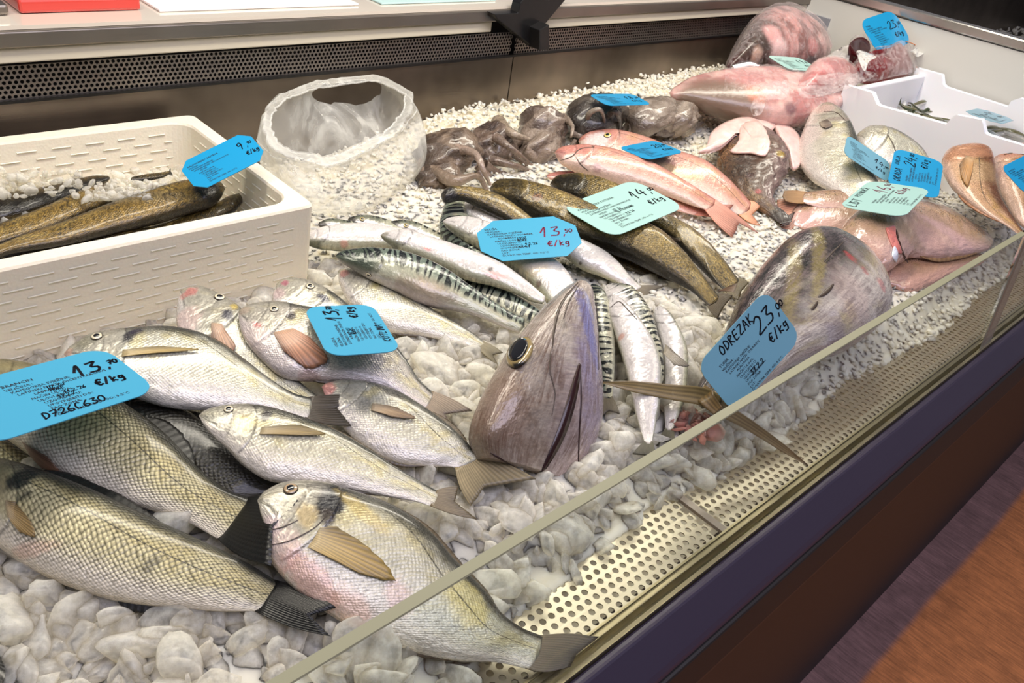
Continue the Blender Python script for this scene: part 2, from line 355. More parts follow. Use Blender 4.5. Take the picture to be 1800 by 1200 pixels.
def add_eye(o, px, py, r, col=(216, 206, 176), flat=1., pup=.52, ring=(60, 50, 36), hg=.38, axp=None):
    p, nn = surf(o, px, py, -.0004); AX = o.ax if axp is None else surf(o, *axp)[0]-p; V, f = dome(p, nn, r, r*hg, 24, 8, flat, AX)
    q = np.linalg.norm((V-p)-((V-p)@nn)[:, None]*nn, axis=1)/r
    c = np.where((q > .84)[:, None], lin(ring), np.where((q > .6)[:, None], lin(col), lin(col)*.85)); e = mk('eye', V, f, M['eye'], o.root, col=c)
    V, f = dome(p+nn*r*hg*.8, nn, r*pup, r*hg*.36, 20, 6, flat, AX); mk('pupil', V, f, M['pupil'], e)
def finmesh(name, G, n, col, parent, rays=14, th=.0011, dark=.55, jag=.0, amp=.0006, edge=None):
    """G[i,j] i across rays, j base->tip"""
    nu, nv = G.shape[:2]; i = np.linspace(0, 1, nu)[:, None]; j = np.linspace(0, 1, nv)[None]
    G = G.copy()
    if jag: G[:, -1] = G[:, -1]+(G[:, -2]-G[:, -1])*(rng.random((nu, 1))*jag)
    rp = np.cos(i*rays*2*np.pi)*np.ones_like(j); G = G+np.broadcast_to(n, G.shape)*(rp*amp*(.3+.7*j))[..., None]
    v, f = solid(G, n, th)
    s = (.5+.5*rp); base = lin(col); ed = lin(edge) if edge is not None else base*.6
    c = base*(dark+(1.25-dark)*s[..., None])*(.8+.5*fbm(i*12, j*5+0*i, 3)[..., None]); k = (j**2.2)[..., None]*.6; c = c*(1-k)+ed*(.6+.5*s[..., None])*k
    if name == 'pectoral_fin': c = c*(.6+.7*sst(0, .45, i))[..., None]; c = c*(1-.4*(1-j)[..., None]**3)+lin((214, 204, 180))*.4*(1-j)[..., None]**3
    c = c.reshape(-1, 3); return mk(name, v, f, M['fin'], parent, col=np.clip(np.vstack([c, c]), 0, 1))
def caudal(o, tl, col, tz=0.):
    up, lo, fk = tl[:3]; col = tl[3] if len(tl) > 3 else col; ex = tl[4] if len(tl) > 4 else 1.25
    b0, b1 = o.D[-3], o.V[-3]; n = o.n; q = o.C[-1]
    pu, pl, pf = (PP(*a, q+n*tz, n) for a in (up, lo, fk)); nu, nv = 61, 9; G = np.zeros((nu, nv, 3))
    for i, s in enumerate(np.linspace(0, 1, nu)):
        b = b0+(b1-b0)*s; k = abs(2*s-1)**ex; tip = pf*(1-k)+(pu if s < .5 else pl)*k
        for j, r in enumerate(np.linspace(0, 1, nv)):
            sp = .10*math.sin(math.pi*r)*(1-2*s); G[i, j] = b*(1-r)+tip*r+(b0-b1)*sp*1.0
    finmesh('caudal_fin', G, n, col, o.root, 17, .0014, .7, .16, .0003, edge=tuple(np.array(col)*.55))
def pect(o, q, col):
    """q: (base_a, base_b, [tip edge pixels a->b], colour?)"""
    a, b, tip = q[:3]; c = q[3] if len(q) > 3 else col; nm = q[4] if len(q) > 4 else 'pectoral_fin'; nu, nv = 31, 10; tp = cr([(*t,) for t in tip], np.linspace(0, 1, nu)) if len(tip) > 1 else np.repeat([tip[0]], nu, 0)
    G = np.zeros((nu, nv, 3)); NN = np.zeros_like(G)
    for i, s in enumerate(np.linspace(0, 1, nu)):
        bx = np.array(a)*(1-s)+np.array(b)*s
        for j, r in enumerate(np.linspace(0, 1, nv)):
            g, nn = surf(o, *(bx*(1-r)+tp[i]*r), .0012+.0022*math.sin(r*2.2)); G[i, j] = g; NN[i, j] = nn
    finmesh(nm, G, nrm(NN.mean((0, 1))), c, o.root, 11, .0006, .5, .5, .0006, edge=tuple(np.array(c)*.6))
def edgefin(o, name, u0, u1, h, col, sg, lay=.0):
    i0, i1 = int(u0*(len(o.t)-1)), int(u1*(len(o.t)-1)); idx = np.arange(i0, i1+1); E_ = (o.D if sg > 0 else o.V)[idx]; nv = 5; s = np.linspace(0, 1, len(idx))
    hh = h*(np.sin(np.pi*np.clip(s, 0, 1)**.7)**.6+.02); d = o.e[idx]*sg; G = np.stack([E_-d*.003+(d*hh[:, None]+o.ax*(.35*hh)[:, None])*r-o.n*(hh*.35*r)[:, None] for r in np.linspace(0, 1, nv)], 1)
    finmesh(name, G, o.n, col, o.root, max(6, int((i1-i0)/4)), .0011, .8, .5, .0002)
def strip(o, pts, w=.0012, material='line', name='skin_fold', lift=.0003):
    n = max(8, int(sum(math.dist(a, b) for a, b in zip(pts, pts[1:]))/4)); pp = cr(pts, np.linspace(0, 1, n)); H = [surf(o, *p, lift) for p in pp]
    c = np.array([h[0] for h in H]); nn = np.array([h[1] for h in H]); tg = np.gradient(c, axis=0); sd = np.cross(tg, nn); sd /= np.linalg.norm(sd, axis=1)[:, None]+1e-9
    ww = w*np.clip(np.sin(np.pi*np.linspace(.04, .97, n))**.6, .1, 1); G = np.stack([c-sd*ww[:, None], c, c+sd*ww[:, None]], 1)
    v, f = solid(G, np.repeat(nn[:, None], 3, 1), .0008); return mk(name, v, f, M[material] if isinstance(material, str) else material, o.root)
def patchon(o, poly, colr, name, material='flesh', lift=.001, th=.002, n=14):
    """thin patch of tissue draped on the fish; poly px outline"""
    poly = np.array(poly, float); c = poly.mean(0); ring = cr(np.vstack([poly, poly[:1]]), np.linspace(0, 1, 41)); G = np.zeros((41, n, 3)); NN = np.zeros_like(G)
    for i in range(41):
        for j in range(n):
            r = j/(n-1); q = c*(1-r)+ring[i]*r; G[i, j], NN[i, j] = surf(o, *q, lift+th*.5*(1-r**4))
    v, f = solid(G, NN, th); k = fbm(v[:, 0]*150, v[:, 1]*150, 3)[:, None]; return mk(name, v, f, M[material], o.root, col=lin(colr)*(.8+.4*k))

def lobefin(o, pts, w, col, name='tail_lobe'):
    """long narrow stiff fin lobe; pts: (px, py, z), w: half widths in metres"""
    c = cr([P(*p) for p in pts], np.linspace(0, 1, 36)); ww = cr([(a, 0, 0) for a in w], np.linspace(0, 1, 36))[:, 0] if False else np.interp(np.linspace(0, 1, 36), np.linspace(0, 1, len(w)), w)
    tg = np.gradient(c, axis=0); vd = c-CO; sd = np.cross(tg, vd); sd /= np.linalg.norm(sd, axis=1)[:, None]; up = np.cross(sd, tg); up /= np.linalg.norm(up, axis=1)[:, None]
    G = np.stack([c+sd*(ww*q)[:, None]-up*(abs(q)**2*.001) for q in np.linspace(-1, 1, 9)], 1); v, f = solid(G, up[:, None], .0035)
    k = np.tile(np.cos(np.linspace(-1, 1, 9)*14)*.5+.5, 36)[:, None]; cc = lin(col)*(.55+.8*k); return mk(name, v, f, M['fin'], o.root, col=np.clip(np.vstack([cc, cc]), 0, 1))
# ---------------------------------------------------------------- setting: the refrigerated counter and floor
X0, X1, YB = -.55, 2.5, 1.30
def steel(name, base, rough, stretch=(1, 60, 60), amp=.25):
    m = mat(name, base, rough, .9); B = NB(m); tc = B.n('ShaderNodeTexCoord').outputs['Object']
    mp = B.n('ShaderNodeMapping'); mp.inputs['Scale'].default_value = stretch; B.l(tc, mp.inputs[0])
    g = B.noise(mp.outputs[0], 6, 4, .6); g2 = B.noise(tc, 5, 3, .6)
    c = B.mix(1., L4(base), B.ramp(g2, [(.3, (1-amp,)*3), (.7, (1.0,)*3)]), 'MULTIPLY'); B.l(c, B.b.inputs['Base Color'])
    B.l(B.math('ADD', rough-.1, B.math('MULTIPLY', g, .22)), B.b.inputs['Roughness']); B.l(B.bump(g, .15, .001), B.b.inputs['Normal']); return m
ST = steel('brushed_steel', (150, 142, 134), .34); STD = steel('dull_back_steel', (140, 128, 116), .34, amp=.55); STG = steel('grille_steel', (150, 142, 136), .4, amp=.15)
STF = steel('front_grille_steel', (196, 188, 170), .38, amp=.1); LIP = steel('channel_steel', (186, 174, 142), .3, amp=.1)
DARK = mat('dark_void', (20, 17, 15), .7)
WHITEP = mat('white_end_panel', (206, 204, 196), .38)
BLACK = mat('black_plastic', (17, 16, 17), .35)
BUMP = mat('dark_aubergine_bumper', (52, 44, 62), .42); BUMP2 = mat('dark_counter_body', (26, 21, 22), .5)
def perforated(name, o, du, dv, nrmv, nu, nv, pitch, r, th, mt, parent=None, kind=None, rowf=.87, seg=12):
    """sheet of nu x nv staggered holes from origin o along du, rows along dv"""
    o, du, dv, nn = (np.asarray(a, float) for a in (o, du, dv, nrmv)); V = []; Fc = []; ph = pitch*rowf; cw, chh = pitch/2, ph/2
    an = np.arange(seg)*2*np.pi/seg+np.pi/seg; ci = np.stack([np.cos(an)*r, np.sin(an)*r], 1)
    sc = np.minimum(cw/np.abs(np.cos(an)+1e-9), chh/np.abs(np.sin(an)+1e-9)); sq = np.stack([np.cos(an)*sc, np.sin(an)*sc], 1)
    corner = [(cw, chh), (-cw, chh), (-cw, -chh), (cw, -chh)]
    for k in corner:
        i = np.argmin(np.hypot(sq[:, 0]-k[0], sq[:, 1]-k[1])); sq[i] = k
    cell = np.vstack([ci, sq, ci]); z = np.r_[np.zeros(2*seg), np.full(seg, -th)]
    for b in range(nv):
        for a in range(nu):
            c = np.array([(a+.5+(.5 if b % 2 else 0))*pitch, (b+.5)*ph]); q = cell+c; n0 = len(V)*0+(b*nu+a)*3*seg
            V.append(o+q[:, :1]*du+q[:, 1:]*dv+z[:, None]*nn)
            k = np.arange(seg); k2 = (k+1) % seg; Fc.append(np.stack([n0+k, n0+seg+k, n0+seg+k2, n0+k2], 1)); Fc.append(np.stack([n0+k, n0+k2, n0+2*seg+k2, n0+2*seg+k], 1))
    return mk(name, np.vstack(V), np.vstack(Fc), mt, parent, smooth=False)
# wood floor in bands, orange in front, brown then dark toward the counter
fm = mat('banded_wood_floor', (90, 60, 50), .55); B = NB(fm); tc = B.n('ShaderNodeTexCoord').outputs['Object']
sx = B.n('ShaderNodeSeparateXYZ'); B.l(tc, sx.inputs[0])
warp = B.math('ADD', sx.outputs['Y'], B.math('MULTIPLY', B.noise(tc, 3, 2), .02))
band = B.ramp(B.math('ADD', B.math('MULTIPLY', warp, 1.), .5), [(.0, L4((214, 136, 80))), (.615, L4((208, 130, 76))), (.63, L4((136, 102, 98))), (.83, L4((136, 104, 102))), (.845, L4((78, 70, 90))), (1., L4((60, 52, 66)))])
mp = B.n('ShaderNodeMapping'); mp.inputs['Rotation'].default_value = (0, 0, .25); mp.inputs['Scale'].default_value = (90, 7, 1); B.l(tc, mp.inputs[0])
g = B.noise(mp.outputs[0], 2.2, 4, .7); g2 = B.noise(tc, 18, 5, .7)
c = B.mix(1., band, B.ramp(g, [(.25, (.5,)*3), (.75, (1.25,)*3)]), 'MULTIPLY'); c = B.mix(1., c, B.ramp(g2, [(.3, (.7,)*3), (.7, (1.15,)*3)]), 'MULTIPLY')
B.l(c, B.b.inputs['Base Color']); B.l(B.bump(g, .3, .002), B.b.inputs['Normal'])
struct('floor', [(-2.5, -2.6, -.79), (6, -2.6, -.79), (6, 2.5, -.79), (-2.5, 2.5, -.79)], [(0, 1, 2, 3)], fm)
cnt = thing('refrigerated_counter', (1, .8, -.79), 'long refrigerated fish counter with steel back, white end panel and dark bumper rail', 'counter')
# body, bumper
v, f = box((X0, .20, -.79), (X1+.9, 1.9, -.11)); mk('counter_body', v, f, BUMP2, cnt, smooth=False)
pr_ = [(.2315, -.004), (.222, -.003), (.195, -.036), (.190, -.044), (.190, -.05), (.176, -.088), (.176, -.104), (.19, -.112), (.2315, -.112)]
def extr(pr, xa, xb):
    k = len(pr); v = [(xa, y, z) for y, z in pr]+[(xb, y, z) for y, z in pr]
    return v, [tuple(range(k)), tuple(range(k, 2*k))[::-1]]+[(i, i+k, (i+1) % k+k, (i+1) % k) for i in range(k)]
v, f = extr(pr_[:5]+[(.2315, -.05)], X0, X1+.9); bevel(mk('bumper_rail', v, f, BUMP, cnt, smooth=False), .003)
v, f = extr([(.2315, -.0505), (.186, -.0505), (.176, -.09), (.178, -.106), (.2315, -.108)], X0, X1+.9); bevel(mk('lower_rail', v, f, BUMP2, cnt, smooth=False), .003)
# metal channel that holds the glass
v, f = join(extr([(.232, -.03), (.232, .001), (.2365, .001), (.2365, -.012), (.2475, -.012), (.2475, .002), (.254, .002), (.254, -.03)], X0, X1), extr([(.2545, -.02), (.2545, .0045), (.257, .0045), (.257, -.02)], X0, X1))
mk('glass_channel', v, f, LIP, cnt, smooth=False)
# glass: front pane in two lengths with a steel clamp post
gm = bpy.data.materials.new('counter_glass'); gm.use_nodes = True; B = NB(gm); b = B.b
b.inputs['Base Color'].default_value = (.93, .97, .94, 1); b.inputs['Roughness'].default_value = .03; b.inputs['Transmission Weight'].default_value = 1; b.inputs['IOR'].default_value = 1.08
b.inputs['Specular IOR Level'].default_value = .5
ge_ = mat('polished_glass_edge', (140, 138, 112), .45, 0, Specular_IOR_Level=.3)
def glass(xa, xb, nm='front_glass'):
    t = .0105; q0, q1 = (.237, -.01), (.259, .208); d = nrm(np.array([q1[0]-q0[0], q1[1]-q0[1]])); nn = np.array([d[1], -d[0]])*t
    pr = [q0, q1, (q1[0]+nn[0], q1[1]+nn[1]), (q0[0]+nn[0], q0[1]+nn[1])]; v, f = extr(pr, xa, xb)
    g = mk(nm, v, f, gm, cnt, smooth=False); e = .0012
    a = np.array(q1); pr = [tuple(a+d*.0002), tuple(a+nn+d*.0002), tuple(a+nn+d*(e+.0002)+nn*-.05), tuple(a+nn*.05+d*(e+.0002))]
    v, f = extr(pr, xa, xb); mk('ground_edge', v, f, ge_, g, smooth=False); return g
glass(X0, 1.462); glass(1.478, X1-.01)
v, f = box((1.455, .2372, .0), (1.485, .2378, .01))
pst = mat('translucent_joint_strip', (150, 146, 132), .2, 0, Alpha=.55)
v, f = extr([(.2335, .0), (.2555, .208), (.2575, .208), (.2358, .0)], 1.462-.016, 1.478+.016); mk('glass_joint_strip', v, f, pst, cnt, smooth=False)
# deck under the ice, perforated front strip with its seam
v, f = box((X0, .246, -.03), (X1, YB, -.022)); mk('display_deck', v, f, DARK, cnt, smooth=False)
v, f = box((X0, .345, -.022), (X1, YB, -.001)); mk('display_tray', v, f, ST, cnt, smooth=False)
for xa, nn_ in ((X0, 101), (.705, 146)):
    perforated('perforated_front_strip', (xa, .2575, 0), (1, 0, 0), (0, 1, 0), (0, 0, 1), nn_, 8, .0122, .0037, .0015, STF, cnt)
v, f = extr([(.2575, -.002), (.2575, .0025), (.345, .0025), (.345, -.002)], .694, .704); mk('strip_joint', v, f, STG, cnt, smooth=False)
# steel back wall, perforated air grille, white lamp ledge
v, f = join(box((X0, YB, -.02), (1.285, YB+.02, .203)), box((1.288, YB, -.02), (X1, YB+.02, .203))); mk('back_panel', v, f, STD, cnt, smooth=False)
v, f = box((X0, YB+.04, .19), (X1, YB+.05, .30)); mk('air_duct', v, f, DARK, cnt, smooth=False)
perforated('air_grille', (X0, YB+.004, .207), (1, 0, 0), (0, 0, 1), (0, -1, 0), 234, 7, .0078, .0027, .0012, STG, cnt)
perforated('air_grille', (1.29, YB+.004, .207), (1, 0, 0), (0, 0, 1), (0, -1, 0), 154, 7, .0078, .0027, .0012, STG, cnt)
v, f = box((X0, YB-.002, .2025), (X1, YB+.012, .2068)); mk('grille_ledge', v, f, BLACK, cnt, smooth=False)
LEDGE = mat('pale_ledge_plastic', (196, 188, 170), .4)
v, f = box((X0, YB-.012, .262), (1.2, YB+.05, .283)); bevel(mk('light_diffuser_strip', v, f, LEDGE, cnt, smooth=False))
v, f = box((1.33, YB-.012, .262), (X1, YB+.05, .283)); bevel(mk('light_diffuser_strip', v, f, LEDGE, cnt, smooth=False))
v, f = box((X0, YB-.018, .284), (X1+2.6, YB+.06, .306)); bevel(mk('shelf_front_edge', v, f, ST, cnt, smooth=False))
shm = mat('white_glossy_shelf', (214, 204, 190), .12, 0, Coat_Weight=.6)
v, f = box((X0, YB-.010, .3065), (X1+2.6, 2.1, .312)); mk('service_shelf', v, f, shm, cnt, smooth=False)
# black bracket
br = [(1.175, .293), (1.235, .205), (1.262, .205), (1.262, .285), (1.262, .293)]
def extry(pr, ya, yb):
    k = len(pr); v = [(x, ya, z) for x, z in pr]+[(x, yb, z) for x, z in pr]
    return v, [tuple(range(k))[::-1], tuple(range(k, 2*k))]+[((i+1) % k, (i+1) % k+k, i+k, i) for i in range(k)]
q = [PY(*a, YB-.04) for a in ((872, 33), (938, 85), (956, 85), (955, 42), (990, 0), (1010, -25), (935, -25), (912, 5), (908, 22), (866, 24))]
v, f = extry([(a[0], a[2]) for a in q], YB-.045, YB-.02); bevel(mk('black_support_bracket', v, f, BLACK, cnt, smooth=False), .0015)
q = [PY(*a, YB-.06) for a in ((940, 50), (940, 85), (957, 84), (957, 40))]
v, f = extry([(a[0], a[2]) for a in q], YB-.075, YB-.04); bevel(mk('bracket_foot', v, f, BLACK, cnt, smooth=False), .0015)
# white end panel with steel cap
v, f = box((X1, .25, -.1), (X1+.02, YB, .315)); mk('end_panel', v, f, WHITEP, cnt, smooth=False)
v, f = box((X1-.006, .24, .318), (X1+.03, YB+.03, .345)); bevel(mk('end_panel_cap', v, f, steel('polished_cap', (200, 196, 190), .18), cnt, smooth=False), .004)
v, f = extr([(YB, .05), (YB-.05, .05), (YB-.05, .12), (YB-.10, .20), (YB-.10, .262), (YB, .262)], X1-.012, X1-.001)
mk('corner_gusset', v, f, mat('grey_corner_gusset', (140, 140, 146), .5), cnt, smooth=False)
# next bay beyond the end panel
v, f = box((X1+.04, .25, .0), (X1+2.6, YB, .05)); mk('next_bay_tray', v, f, ST, cnt, smooth=False)
v, f = box((X1+2.5, .25, 0), (X1+2.54, YB, .32)); mk('next_bay_end', v, f, BUMP2, cnt, smooth=False)
v, f = box((X1+.04, YB, .0), (X1+2.6, YB+.02, .32)); mk('next_bay_back_panel', v, f, STD, cnt, smooth=False)
# ---------------------------------------------------------------- ice
def H(x, y):
    x = np.asarray(x, float); y = np.asarray(y, float); e = .318-.07*sst(.45, .25, x)+.022*(vn(x*9, y*0, 3)-.5)
    h = .040*sst(0, .085, y-e)+.012*sst(.4, .6, y)*sst(1.4, .9, x)-.012*sst(.7, .95, y)*sst(1.0, .6, x)
    h = h+.055*sst(.92, 1.28, y)*sst(.8, 1.2, x)+.02*sst(1.2, 1.9, x)*sst(.4, .7, y)+.012*(fbm(x*12, y*12, 7)-.5)*sst(0, .06, y-e)
    return np.where(y > e, np.maximum(h, .004), -.02)
def icem(name, tint, rough=.13, tr=.1, al=.24):
    m = mat(name, tint, rough, 0, Subsurface_Weight=1., Subsurface_Scale=.03, IOR=1.17, Coat_Weight=.2, Coat_Roughness=.05); B = NB(m); B.b.inputs['Subsurface Radius'].default_value = (1, 1, .95)
    B.b.inputs['Transmission Weight'].default_value = tr
    tc = B.n('ShaderNodeTexCoord').outputs['Object']; g = B.noise(tc, 90, 4, .65); g2 = B.noise(tc, 420, 3, .6)
    if al < 1:
        lw = B.n('ShaderNodeLayerWeight'); lw.inputs[0].default_value = .45; B.l(B.math('ADD', B.math('MULTIPLY', lw.outputs['Facing'], .5), B.math('ADD', al, B.math('MULTIPLY', B.ramp(g, [(.4, BLK), (.65, WHT)]), .25)), True), B.b.inputs['Alpha'])
    B.l(B.bump(B.math('ADD', g, B.math('MULTIPLY', g2, .3)), .16, .003), B.b.inputs['Normal']); return m
ICE = icem('crushed_ice', (250, 242, 220)); BEDM = icem('packed_white_ice', (236, 228, 206), .35, 0., 1.)
def ico(sub):
    bm = bmesh.new(); bmesh.ops.create_icosphere(bm, subdivisions=sub, radius=1); v = np.array([a.co[:] for a in bm.verts]); f = np.array([[a.index for a in q.verts] for q in bm.faces]); bm.free(); return v, f
def chunk(v, sharp=14):
    k = rng.integers(9, 15); nn = rng.normal(size=(k, 3)); nn /= np.linalg.norm(nn, axis=1)[:, None]; d = rng.uniform(.62, 1., k)
    q = np.maximum(v@nn.T, 1e-3)/d; r = 1/((q**sharp).sum(1))**(1/sharp); r = np.minimum(r, 1.5)
    r *= 1+.05*(fbm(v[:, 0]*3+5, v[:, 1]*3+v[:, 2]*2, 1)-.5); return v*r[:, None]*np.array([1, rng.uniform(.62, 1), rng.uniform(.26, .58)])
def rotm(n):
    q = rng.normal(size=(n, 4)); q /= np.linalg.norm(q, axis=1)[:, None]; w, x, y, z = q.T
    return np.stack([1-2*(y*y+z*z), 2*(x*y-z*w), 2*(x*z+y*w), 2*(x*y+z*w), 1-2*(x*x+z*z), 2*(y*z-x*w), 2*(x*z-y*w), 2*(y*z+x*w), 1-2*(x*x+y*y)], -1).reshape(-1, 3, 3)
def pile(name, batches, label, mt, smooth=True, bed=None):
    """batches: (points, sizes, subdivision, sharpness); one uncountable heap"""
    AV = []; AF = []; n0 = 0; nch = 0
    for bi, (pts, sizes, sub, sharp) in enumerate(batches):
        v0, f0 = ico(sub); pro = [chunk(v0, sharp) for _ in range(14)]; n = len(pts); R = rotm(n); pid = rng.integers(0, 14, n); pv = np.stack(pro)[pid]
        V = np.einsum('nij,nkj->nki', R, pv)*sizes[:, None, None]; V[:, :, 2] *= .8; V += pts[:, None]; Fc = (f0[None]+(np.arange(n)*len(v0))[:, None, None]).reshape(-1, 3)
        AV.append(V.reshape(-1, 3)); AF.append(Fc+n0); n0 += V.size//3
        if bi == 0: nch = len(Fc)
    if bed is not None:
        bv, bf = bed; AV.append(bv); AF += [bf[:, [0, 1, 2]]+n0, bf[:, [0, 2, 3]]+n0]
    V = np.vstack(AV); nbed = 0 if bed is None else len(bed[1])*2; o = mk(name, V, np.vstack(AF), mt, org=V.mean(0)*[1, 1, 0], smooth=smooth)
    if nbed:
        o.data.materials.append(BEDM); k = len(o.data.polygons); mi = np.zeros(k, np.int32); mi[k-nbed:] = 1
        if len(batches) > 1: mi[nch:] = 1
        o.data.polygons.foreach_set('material_index', mi)
    return tag(o, label, 'ice', kind='stuff')
def scatter(x0, x1, y0, y1, step, keep=lambda x, y: True, jit=.75):
    xs = np.arange(x0, x1, step); ys = np.arange(y0, y1, step); g = np.stack(np.meshgrid(xs, ys), -1).reshape(-1, 2)+rng.uniform(-jit, jit, (len(xs)*len(ys), 2))*step
    return g[[bool(keep(a, b)) for a, b in g]]
inbox = lambda x, y: (x < .535 and .90 < y < 1.27) or (x > 2.04 and .44 < y < .89)
def edge(x): return .318-.07*sst(.45, .25, x)+.022*(vn(x*9, 0, 3)-.5)
def dist(g): return np.hypot(np.hypot(g[:, 0], g[:, 1]), CAMZ)
near = scatter(-.15, 1.15, .25, .95, .0158, lambda x, y: y > edge(x)-.002 and math.sqrt(x*x+y*y) < 1.12 and not inbox(x, y))
s = rng.uniform(.008, .0265, len(near)); s *= np.where(rng.random(len(near)) < .12, 1.35, 1.)
lowf = sst(0, .05, near[:, 1]-edge(near[:, 0])); s *= .62+.38*lowf
z = np.maximum(H(near[:, 0], near[:, 1]), .0)+rng.uniform(-.007, .006, len(near))*lowf
z = np.maximum(z, s*.45); B1 = (np.c_[near, z], s, 3, 55)
gx, gy = np.meshgrid(np.linspace(X0, X1-.002, 300), np.linspace(.27, YB-.002, 110), indexing='ij'); bz = H(gx, gy)+.0005+.005*(fbm(gx*70, gy*70, 4)-.5)
bed = (np.stack([gx, gy, np.where(bz < 0, -.0218, bz)], -1).reshape(-1, 3), grid_faces(300, 110))
far = scatter(-.5, 2.49, .27, 1.295, .0105, lambda x, y: y > edge(x)-.003 and (math.sqrt(x*x+y*y) >= 1.1 or x < -.12) and not inbox(x, y))
s = rng.uniform(.004, .0085, len(far)); z = H(far[:, 0], far[:, 1])+rng.uniform(-.005, .005, len(far)); bk = far[:, 1] > 1.2
z = z+bk*rng.uniform(0, .014, len(far)); z = np.maximum(z, s*.5)
pile('crushed_ice', [B1, (np.c_[far, z], s, 1, 14)], 'crushed ice covering the whole counter, lumpy in front and finer toward the back', ICE, bed=bed)
nb = scatter(X1+.06, X1+2.4, .27, 1.28, .024); s = rng.uniform(.009, .016, len(nb)); z = .06+.10*fbm(nb[:, 0]*4, nb[:, 1]*4, 2)
pile('crushed_ice', [(np.c_[nb, z], s, 1, 9)], 'ice heap in the next counter bay beyond the white end panel', ICE, False)
# ---------------------------------------------------------------- big fish at the front left
GB = 'sea breams heaped at the front left'
fish('sea_bass', 'frontmost scaled sea bass on lump ice, head cut by the left edge', 'bass',
     [(-190,838,-188,850),(-100,803,-112,900),(0,808,-20,950),(60,823,40,992),(160,860,120,1030),(270,912,210,1057),(370,957,300,1068),(440,992,390,1074),(488,1022,455,1074)],
     .085, .062, .3, 230, 128, tailz=.012, tail=((592,1068),(582,1118),(545,1082)), pec=[((10,880),(14,908),[(30,886),(58,920),(66,945),(40,938)],(150,122,70))], dors=(.42,.72,.014), anal=(.68,.84,.009), uh=.35,
     marks=[(40,838,.012,(26,24,22),.95,(1,1.6)),(58,822,.008,(26,24,22),.9),(45,870,.006,(40,36,26),.7),(20,985,.014,(214,150,120),.5),(55,965,.012,(216,160,130),.4,(2,.6)),(265,990,.008,(90,86,70),.6)])
fish('sea_bass', 'scaled sea bass with head hidden under the BRANCIN card, tail against the big bream', 'bass',
     [(-70,640,-72,654),(10,634,-40,712),(90,650,-5,757),(150,672,40,792),(213,706,100,830),(285,757,185,873),(357,830,275,900),(402,862,330,918),(440,876,388,950)],
     .11, .075, .3, 230, 128, tailz=.035, tail=((525,880),(478,995),(480,925)), dors=(.62,.80,.016), anal=(.74,.88,.008), pec=[((40,775),(52,795),[(86,800),(120,838),(95,830)],(150,110,84))])
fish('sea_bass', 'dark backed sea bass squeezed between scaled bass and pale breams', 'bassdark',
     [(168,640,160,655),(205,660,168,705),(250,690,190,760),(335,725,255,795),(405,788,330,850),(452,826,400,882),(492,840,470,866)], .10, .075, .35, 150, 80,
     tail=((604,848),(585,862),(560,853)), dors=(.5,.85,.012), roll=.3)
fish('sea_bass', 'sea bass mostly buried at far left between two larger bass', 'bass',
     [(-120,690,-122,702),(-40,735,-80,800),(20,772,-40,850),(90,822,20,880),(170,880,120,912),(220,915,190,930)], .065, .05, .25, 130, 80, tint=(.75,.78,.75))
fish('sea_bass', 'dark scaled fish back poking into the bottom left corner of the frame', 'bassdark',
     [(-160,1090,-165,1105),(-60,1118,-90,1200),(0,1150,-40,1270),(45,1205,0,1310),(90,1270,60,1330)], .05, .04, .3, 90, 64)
fish('gilthead_sea_bream', 'silver bream on top of the left heap, snout touching foam box and blue card', 'bream',
     [(112,617,113,627),(158,588,140,650),(205,580,182,674),(247,576,228,695),(310,576,290,714),(368,592,350,720),(433,635,422,719),(478,668,474,722),(515,690,510,733),(547,699,540,736)],
     .135, .10, .25, 200, 110, group=GB, eye=(170,591,.0062), tail=((640,697),(618,748),(592,716),(70,60,48)), pec=[((216,616),(214,628),[(290,612),(352,617),(300,622)],(170,146,84))], dors=(.45,.85,.007), anal=(.62,.84,.005),
     marks=[(228,590,.010,(38,36,44),.9,(.7,1.3)),(240,582,.007,(60,54,70),.8),(118,620,.006,(196,160,140),.8),(150,600,.012,(120,118,96),.6)])
fish('gilthead_sea_bream', 'pale bream in the middle of the left heap with brown streaked belly', 'bream',
     [(349,727,350,734),(372,717,366,758),(410,711,397,787),(460,713,430,820),(513,727,475,845),(583,753,545,852),(650,790,612,860),(692,818,680,873),(738,845,728,881),(772,864,760,890)],
     .125, .085, .28, 200, 110, group=GB, eye=(402,719,.0052), tail=((806,856),(840,913),(800,882),(120,104,76)), pec=[((460,752),(456,764),[(530,750),(572,766),(520,768)],(160,138,88))], dors=(.45,.85,.006), anal=(.6,.84,.005), tint=(1.02,1,.95),
     marks=[(468,730,.0075,(40,36,46),.9,(.8,1.3)),(430,742,.012,(206,186,120),.7),(418,826,.016,(200,160,120),.5,(1.6,.7)),(380,728,.012,(150,148,130),.5)])
